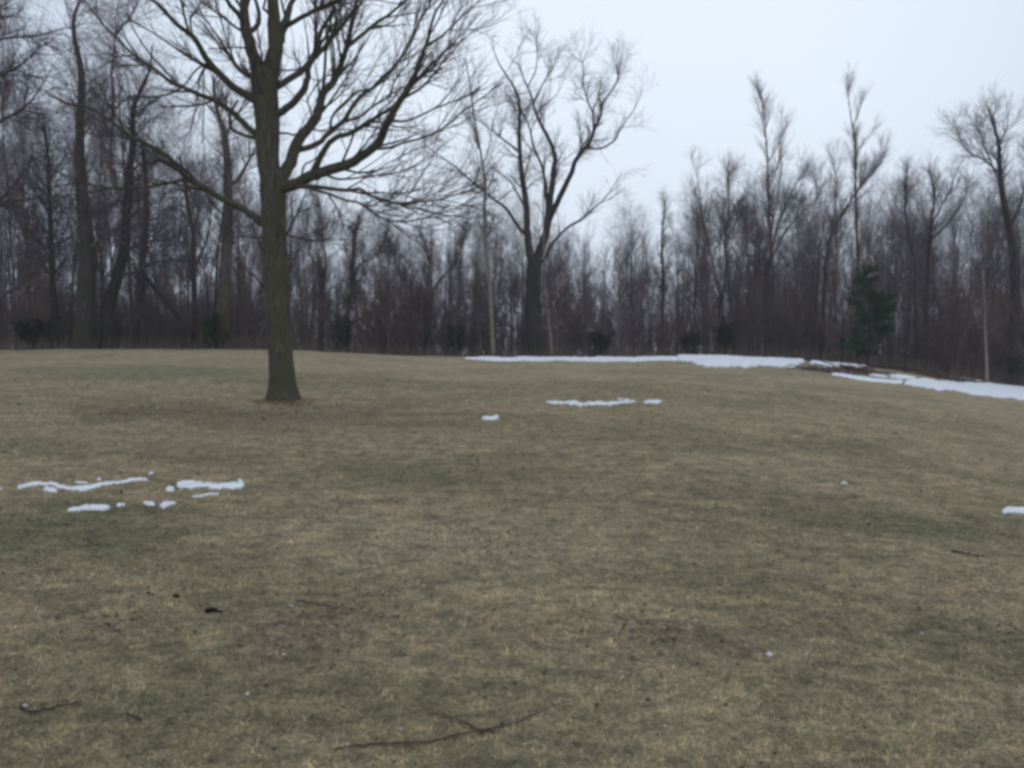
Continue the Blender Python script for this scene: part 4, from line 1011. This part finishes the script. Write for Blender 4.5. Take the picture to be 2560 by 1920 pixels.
# ------------------------------------------------------------------ evergreens
def evergreen(name, label, cat, p, H, Wd, seed, mat, shape='pine', bare=0.15, needles=9000, group=None):
    rg = np.random.default_rng(seed)
    root = empty(name, p); tag(root, label, cat, group)
    n = 10; s = np.linspace(0, 1, n)
    P = np.stack([0.02 * H * np.sin(s * 4), 0.02 * H * np.cos(s * 3) - 0.02 * H, s * H - 0.1], 1); R = H * 0.016 * (1 - 0.9 * s)
    g = Geo(); g.tubes(P[None], R[None], 8); link('trunk', g.mesh('trunk'), M_TRUNK, root)
    br, rr = [], []
    if shape == 'pine':
        layers = int(H / 0.42)
        for l in range(layers):
            f = bare + (0.97 - bare) * l / (layers - 1)
            for k in range(rg.integers(4, 8)):
                az_ = rg.uniform(0, 2 * PI)
                prof = (math.sin(PI * min(1, (f - bare) / (1 - bare) * 0.85 + 0.17)) ** 0.6)
                L = Wd / 2 * prof * rg.uniform(0.4, 1.2) * (1.0 if l % 3 else 0.6) + 0.1
                c0 = np.array([np.interp(f, s, P[:, 0]), np.interp(f, s, P[:, 1]), f * H + rg.normal() * 0.06])
                q_ = np.linspace(0, 1, 6)[:, None]
                br.append(c0 + q_ * L * np.array([math.cos(az_), math.sin(az_), 0.05]) + np.array([0, 0, 1]) * (q_ ** 2) * L * 0.08); rr.append(0.018 * (1 - 0.8 * q_[:, 0]))
    else:
        for k in range(26):
            az_ = rg.uniform(0, 2 * PI); f = rg.uniform(0.03, 0.6)
            L = rg.uniform(0.35, 0.62) * max(H, Wd)
            q_ = np.linspace(0, 1, 6)[:, None]
            h_ = min(L * 0.9, H * 0.98 - f * H)
            br.append(np.array([0, 0, f * H]) + q_ * np.array([math.cos(az_) * Wd * 0.42 * rg.uniform(0.4, 1), math.sin(az_) * Wd * 0.42 * rg.uniform(0.4, 1), 0]) + np.array([0, 0, 1]) * q_ ** 1.3 * h_ * rg.uniform(0.3, 1)); rr.append(0.014 * (1 - 0.8 * q_[:, 0]))
    br = np.array(br); rr = np.array(rr)
    g = Geo(); g.tubes(br, rr, 4)
    tw1 = spawn(rg, br, rr, len(br) * 11, 0.15, 1.0, 0.8, 0.15, 0.5, 4, 0.05, 0.1, 0.6, 0.003, 0.006); g.tubes(*tw1, 3)
    link('branches', g.mesh('branches'), M_TRUNK, root)
    A, B = tw1
    i = rg.integers(0, len(A), needles); t_ = rg.uniform(0, 2.99, needles); j = t_.astype(int); f = (t_ - j)[:, None]
    c0 = A[i, j] * (1 - f) + A[i, j + 1] * f
    dv = A[i, j + 1] - A[i, j]; dv /= np.linalg.norm(dv, axis=1, keepdims=True) + 1e-9
    dv = dv + rg.normal(size=(needles, 3)) * 0.55; dv /= np.linalg.norm(dv, axis=1, keepdims=True)
    sd = np.cross(dv, rg.normal(size=(needles, 3))); sd /= np.linalg.norm(sd, axis=1, keepdims=True) + 1e-9
    ln_ = rg.uniform(0.07, 0.15, needles)[:, None]
    wn = 0.007 if shape == 'pine' else 0.011
    V = np.stack([c0 - sd * wn, c0 + sd * wn, c0 + dv * ln_], 1).reshape(-1, 3)
    me = mesh_np('foliage', V, None, False, np.arange(needles)[:, None] * 3 + np.arange(3))
    link('foliage', me, mat, root)
    return root
def at_base(xD, dist):
    u = (xD - 1106) / 1916
    return (u * dist, dist, float(hz(u * dist, dist)))
evergreen('pine_tree', 'dark green young pine at the edge of the wood', 'pine tree', at_base(1872, 35.5), 3.9, 2.1, 1, M_NEEDLE, 'pine', 0.16, 95000)
EB = 'low evergreens along the edge of the wood'
evergreen('evergreen_shrub', 'dark round evergreen shrub at the foot of the brownish trunk', 'shrub', at_base(466, 33), 1.5, 1.1, 2, M_NEEDLE, 'bush', 0.05, 14000, EB)
evergreen('evergreen_shrub', 'dull green shrub right of the big lawn tree', 'shrub', at_base(740, 35.5), 1.7, 1.0, 3, M_BUSH, 'bush', 0.05, 9000, EB)
evergreen('evergreen_shrub', 'small dull green shrub at the left end of the far snow line', 'shrub', at_base(985, 36.5), 1.3, 0.7, 4, M_BUSH, 'bush', 0.05, 7000, EB)
evergreen('evergreen_shrub', 'low green shrub behind the snow, right of the twin-stemmed tree', 'shrub', at_base(1300, 37), 1.1, 1.2, 5, M_BUSH, 'bush', 0.05, 7000, EB)
evergreen('evergreen_shrub', 'low green shrub behind the snow bank by the V-forked tree', 'shrub', at_base(1490, 37), 1.2, 1.0, 6, M_BUSH, 'bush', 0.05, 7000, EB)
evergreen('evergreen_shrub', 'dark green shrub behind the snow bank just right of the V-forked tree', 'shrub', at_base(1565, 37.5), 1.4, 0.9, 7, M_BUSH, 'bush', 0.05, 7000, EB)
evergreen('evergreen_shrub', 'dark evergreen cut by the right edge of the photo', 'shrub', at_base(2195, 37), 2.6, 1.3, 8, M_NEEDLE, 'pine', 0.03, 20000, EB)
evergreen('evergreen_shrub', 'dusky evergreen growth low at the left edge of the wood', 'shrub', at_base(75, 33), 1.2, 2.0, 9, M_BUSH, 'bush', 0.05, 12000, EB)

# brush heap and leaf mound in the snow, weeds along the wood's edge
rg = np.random.default_rng(61)
def heap(name, label, cat, c, x, y, L, Wd, Hh, n, mat, seed):
    rg = np.random.default_rng(seed)
    p = on_ground(c, x, y)
    K = 5; P = np.zeros((n, K, 3)); s = np.linspace(-0.5, 0.5, K)
    cx = rg.normal(size=n) * L * 0.25; cy = rg.normal(size=n) * Wd * 0.25; az_ = rg.normal(0, 0.5, n) + rg.integers(0, 2, n) * PI; ln_ = rg.uniform(0.3, 1.3, n) * min(1, L / 1.5); el_ = rg.normal(0.0, 0.18, n)
    zz = np.abs(rg.normal(size=n)) * Hh * 0.5 * np.exp(-(cx / L * 2) ** 2) + 0.03
    for k in range(K):
        P[:, k, 0] = cx + np.cos(az_) * ln_ * s[k]; P[:, k, 1] = cy + np.sin(az_) * ln_ * s[k]
        P[:, k, 2] = zz + np.sin(el_) * ln_ * s[k] + 0.02 * rg.normal(size=n)
    P[..., 2] = np.maximum(P[..., 2], 0.0) + hz(P[..., 0] + p[0], P[..., 1] + p[1]) - p[2] + 0.02
    R = np.repeat(rg.uniform(0.006, 0.022, n)[:, None], K, 1)
    g = Geo(); g.tubes(P, R, 5)
    o = link(name, g.mesh(name), mat); o.location = p
    return tag(o, label, cat)
heap('brush_pile', 'low dark brush lying where the snow bank is broken', 'brush pile', 'H', 780, 1108, 2.0, 0.5, 0.06, 40, M_BROWN, 1)
heap('brush_pile', 'brown brush heap in front of the green pine between the snow strips', 'brush pile', 'H', 1010, 1108, 1.6, 0.6, 0.10, 80, M_BROWN, 2)
heap('brush_pile', 'reddish brown leaf and twig mound right of the green pine amid the snow', 'brush pile', 'H', 1330, 1094, 3.4, 0.8, 0.07, 150, M_BROWN, 3)
heap('brush_pile', 'dark fallen twigs along the top of the right-hand snow band', 'brush pile', 'H', 1640, 1158, 2.6, 0.7, 0.06, 50, M_BROWN, 4)
NW = 5200
u = rg.uniform(-0.66, 0.66, NW); d = edge_d(u) - 0.6 + np.abs(rg.normal(0, 2.2, NW))
bx = u * d; h_ = rg.uniform(0.12, 0.75, NW) * np.where(u < 0.0, 0.8, 0.9)
lean = rg.normal(0, 0.22, (NW, 2)); K = 4; s = np.linspace(0, 1, K)
P = np.stack([bx[:, None] + lean[:, :1] * h_[:, None] * s ** 1.5, d[:, None] + lean[:, 1:] * h_[:, None] * s ** 1.5, hz(bx, d)[:, None] - 0.03 + h_[:, None] * s], -1)
g = Geo(); g.tubes(P, np.repeat(rg.uniform(0.004, 0.009, NW)[:, None], K, 1) * (1 - 0.6 * s), 3)
tag(link('dry_weeds', g.mesh('dry_weeds'), M_WEED), 'dry tan weeds and tall grass along the edge of the wood', 'weeds', kind='stuff')

# dusk air: far trunks pale towards blue grey
V = np.array([[x, y, z] for x in (-300, 300) for y in (-80, 320) for z in (-4, 34)], float)
hm = mesh_np('haze', V, [[0, 1, 3, 2], [4, 6, 7, 5], [0, 4, 5, 1], [2, 3, 7, 6], [0, 2, 6, 4], [1, 5, 7, 3]], False)
M_HAZE = bpy.data.materials.new('haze'); M_HAZE.use_nodes = True
t = M_HAZE.node_tree; t.nodes.clear()
o_ = t.nodes.new('ShaderNodeOutputMaterial'); v_ = t.nodes.new('ShaderNodeVolumePrincipled')
v_.inputs['Color'].default_value = (0.80, 0.84, 0.95, 1); v_.inputs['Density'].default_value = 0.0012
t.links.new(v_.outputs['Volume'], o_.inputs['Volume'])
tag(link('haze', hm, M_HAZE), 'thin bluish dusk haze among the far trees', 'haze', kind='stuff')
S.cycles.volume_bounces = 1
